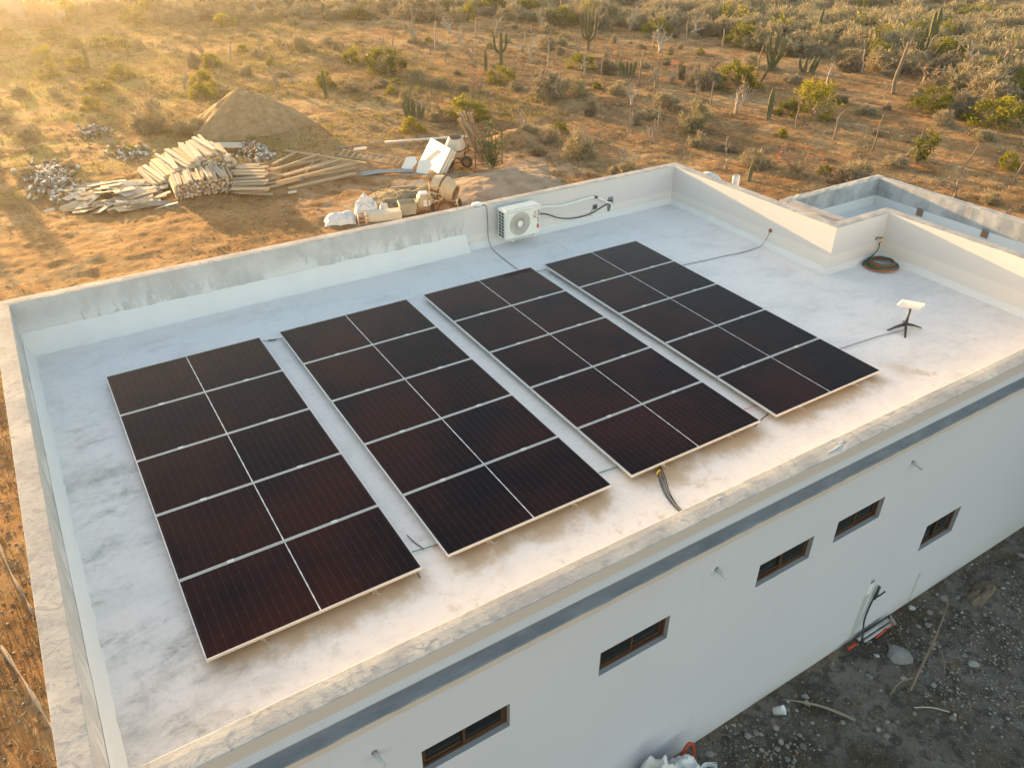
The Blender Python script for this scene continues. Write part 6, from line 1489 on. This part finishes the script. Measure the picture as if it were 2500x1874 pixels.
    for z, w in ((.05, .04), (.19, .035), (.33, .035)):
        plank(b, (8.9, 12.2, z), (.34, .03, w), (0, 0, -.3), 'pine_plank'); plank(b, (8.93, 12.5, z), (.34, .03, w), (0, 0, -.3), 'pine_plank')
    for x in (8.76, 9.04): plank(b, (x, 12.35, .2), (.03, .32, .36), (0, 0, -.3), 'pale_board')
    t = thing('plastic_tub', 'square grey tub standing between the cream block and the tipped cement mixer', 'tub', (10.62, 12.45, 0)); M = Matrix.Translation((10.62, 12.45, .0)) @ Euler((0, 0, -.25)).to_matrix().to_4x4()
    m = MB(); vs = []
    for k, (s, z) in enumerate(((.22, 0), (.27, .44), (.25, .44), (.20, .03))): vs += [M @ Vector((a*s*1.12, c*s*.8, z)) for a, c in ((-1, -1), (1, -1), (1, 1), (-1, 1))]
    fs = [(0, 1, 2, 3)[::-1]]+[(l*4+i, l*4+(i+1) % 4, l*4+4+(i+1) % 4, l*4+4+i) for l in range(3) for i in range(4)]+[(12, 13, 14, 15)]; m.add(vs, fs); m.build('body', 'bucket_grey', t)
    m = MB()
    rim = [M @ Vector((a*.272*1.12, c*.272*.8, .44)) for a, c in ((-1, -1), (1, -1), (1, 1), (-1, 1), (-1, -1))]; m.tube(rim, .016, 5); m.build('rim', 'bucket_grey', t)
    # behind the right parapet
    m = MB(); m.lathe([(.078, 0), (.078, 4.15), (.074, 4.155), (.066, 4.15), (.066, 3.9), (.001, 3.9)], 24, Matrix.Translation((13.2, .42, 0))); tag(m.build('vent_pipe', 'pvc_white', smooth=False), 'upright white vent pipe rising behind the right parapet', 'pipe')
    k = thing('water_tank', 'round pale tank lid showing over the far right corner of the parapet', 'tank', (13.05, 1.12, 0))
    m = MB(); m.lathe([(.30, 0), (.30, 3.90), (.27, 3.96), (.20, 4.0), (.12, 4.01), (.11, 4.05), (.07, 4.06), (.001, 4.065)], 30, Matrix.Translation((13.05, 1.12, 0))); m.build('body', 'blue_tank', k, smooth=True)
    # small block house far left
    b = thing('block_house', 'small distant block house with a pale flat roof at the top left corner', 'house', (1.0, 71.5, 0))
    m = MB(); m.box((-3.5, 70, -.1), (3.4, 75, 2.75)); m.build('wall', 'block_house', b)
    m = MB(); m.bevbox((-3.7, 69.8, 2.75), (3.6, 75.2, 2.95), .03); m.build('roof', 'white_sheet', b)
    m = MB(); m.tube([(1.6, 71, 2.95), (1.6, 71, 3.6)], .12, 8); m.build('roof_vent', 'white_plastic', b)

    # ---------------------------------------------------------------- along the near wall
    m = MB(); M = Matrix.Translation((6.51, -7.78, gz(6.51, -7.78)+.075)) @ Euler((.9, .25, .5)).to_matrix().to_4x4(); m.lathe([(.001, -.07), (.052, -.07), (.062, .07), (.066, .075), (.058, .07), (.048, -.06), (.001, -.062)], 22, M)
    tag(m.build('plastic_cup', 'white_plastic', smooth=True), 'white plastic cup lying on the dark ground near the wall', 'cup')
    c = curve([(6.72, -7.68, .03), (6.9, -7.86, .05), (7.08, -8.06, .05), (7.22, -8.28, .04), (7.30, -8.42, .03)], 8); m = MB(); m.tube(c, [.006+.014*math.sin(min(1, i/26)*PI*.6) for i in range(len(c))], 6); tag(m.build('bent_stick', 'weathered_wood'), 'bent tan stick lying on the dark ground right of the plastic cup', 'stick')
    c = curve([(10.35, -7.82, .03), (9.9, -8.0, .10), (9.35, -8.2, .12), (8.85, -8.36, .10), (8.35, -8.52, .03)], 7); m = MB(); m.tube(c, [.010+.012*i/len(c) for i in range(len(c))], 6)
    m.tube(curve([(8.6, -8.45, .06), (8.3, -8.38, .08), (8.05, -8.42, .03)], 4), .011, 5); m.tube(curve([(9.35, -8.2, .12), (9.2, -8.45, .1), (9.0, -8.62, .03)], 4), .010, 5); tag(m.build('fallen_branch', 'bark'), 'long grey fallen branch lying across the dark ground', 'branch')
    m = MB(); m.tube(curve([(8.15, -8.72, .03), (8.35, -8.85, .035), (8.5, -9.02, .03)], 4), .008, 5); tag(m.build('white_stick', 'pale_board'), 'short white stick below the end of the fallen branch', 'stick')
    for a, b, lab in (((8.18, -7.60), (8.36, -7.60), 'left red conduit end'), ((8.72, -7.68), (8.98, -7.66), 'middle red conduit end'), ((9.02, -7.66), (9.14, -7.65), 'right red conduit end')):
        m = MB(); m.tube([(*a, .035), (*b, .05)], .028, 8); tag(m.build('red_conduit', 'conduit_red', smooth=True), lab+' showing in the dirt at the foot of the near wall', 'conduit')
    m = MB(); m.tube([(8.44, -7.575, .06), (9.12, -7.585, .08)], .032, 8); m.tube([(8.5, -7.64, .045), (9.1, -7.65, .06)], .026, 8); tag(m.build('grey_conduit', 'tin_sheet', smooth=True), 'pair of grey metal pipes at the foot of the near wall', 'pipe')
    m = MB(); m.tube(curve([(8.47, -7.62, .02), (8.49, -7.60, .15), (8.53, -7.53, .36), (8.56, -7.515, .60), (8.585, -7.52, .80), (8.60, -7.53, .98), (8.62, -7.52, 1.05)], 7), .014, 6); m.tube([(8.585, -7.52, .80), (8.66, -7.56, .87), (8.73, -7.58, .93)], .013, 6)
    m.tube([(8.592, -7.53, .80), (8.60, -7.535, .9), (8.62, -7.53, 1.04)], .022, 6); tag(m.build('wall_cable', 'charcoal_plastic', smooth=True), 'dark forked cable standing up the near wall beside the grey pipe chase', 'cable')
    m = MB(); m.tube(curve([(7.95, -7.62, .02), (8.15, -7.72, .05), (8.4, -7.83, .05), (8.62, -7.95, .03)], 6), .013, 6); tag(m.build('ground_cable', 'black_plastic', smooth=True), 'black cable lying on the ground left of the large flat stone', 'cable')
    for k in range(3):
        m = MB(); m.tube([(13.15+.05*k, -7.55-.02*k, .03), (13.55+.05*k, -7.70-.03*k, .05)], .014, 5); tag(m.build('pale_stick', 'pale_bark'), 'pale rod lying against the near wall at the right edge of the frame', 'rod', 'pale rods against the near wall')
    cloth2 = cloth
    s = cloth2(10.95, -8.0, .34, .14, .09, 21, 'torn_sack', 'torn brown paper sack lying on the dark ground at right', 'sack'); s.rotation_euler = (0, 0, .15); s.data.materials[0] = MATS['sack_brown']
    # sacks on a wheelbarrow-high heap at the bottom edge, with an orange hose loop
    s = cloth2(4.62, -7.86, .30, .26, .42, 17, 'sack', 'white sack standing against the near wall at the bottom edge', 'sack', 1.2)
    s = cloth2(4.28, -7.80, .28, .22, .52, 27, 'sack', 'second white sack behind the first at the bottom edge', 'sack', 1.2)
    m = MB(); m.tube(curve([(4.66, -7.76, .22), (4.78, -7.70, .42), (4.88, -7.68, .50), (4.95, -7.70, .42), (4.93, -7.76, .20)], 7), .020, 8); tag(m.build('orange_hose', 'conduit_red', smooth=True), 'orange hose loop sticking out of the white sack at the bottom edge', 'hose')
    m = MB(); r = random.Random(6)
    for k in range(16):
        a = r.uniform(0, 6.28); p = []
        for i in range(9): q = a+i*.62; p.append((5.05+(.10+.04*r.random())*math.cos(q), -7.92+(.075+.03*r.random())*math.sin(q), .04+.10*r.random()))
        m.tube(curve(p, 3), .005, 4, cap=False)
    tag(m.build('cord_tangle', 'foam_wrap'), 'tangled white cord on the ground beside the white sack', 'cord')
    # tyre-worn branches on the sunny side, left of the house
    for pts, lab in (([(-2.35, 1.6, .03), (-2.2, .6, .06), (-2.05, -.1, .05), (-1.98, -.5, .02)], 'crooked branch lying on the sunlit soil at the left edge, upper one'), ([(-2.45, -.9, .03), (-2.2, -1.8, .06), (-2.0, -2.6, .05), (-1.86, -3.1, .02)], 'crooked branch lying on the sunlit soil at the left edge, lower one')):
        c = curve(pts, 6); m = MB(); m.tube(c, [.02+.012*math.sin(i*.9) for i in range(len(c))], 6); tag(m.build('fallen_branch', 'pale_bark'), lab, 'branch')
yard()

# ------------------------------------------------------------------ scattering volume added for a flare-like golden glow towards the sun
def glow_haze():
    m = MB(); m.box((-540, -440, -1.6), (745, 745, 10.8)); me = m.mesh('glow_haze', 'bare_soil'); me.materials.clear()
    mt = bpy.data.materials.new('glow_haze_air'); mt.use_nodes = True; t = mt.node_tree; t.nodes.remove(t.nodes['Principled BSDF'])
    v = t.nodes.new('ShaderNodeVolumePrincipled'); v.inputs['Color'].default_value = (0.95, 0.93, 0.90, 1)
    v.inputs['Density'].default_value = 0.00058; v.inputs['Anisotropy'].default_value = 0.82
    t.links.new(v.outputs[0], t.nodes['Material Output'].inputs['Volume']); me.materials.append(mt)
    tag(link('glow_haze', me), kind='stuff')
glow_haze()
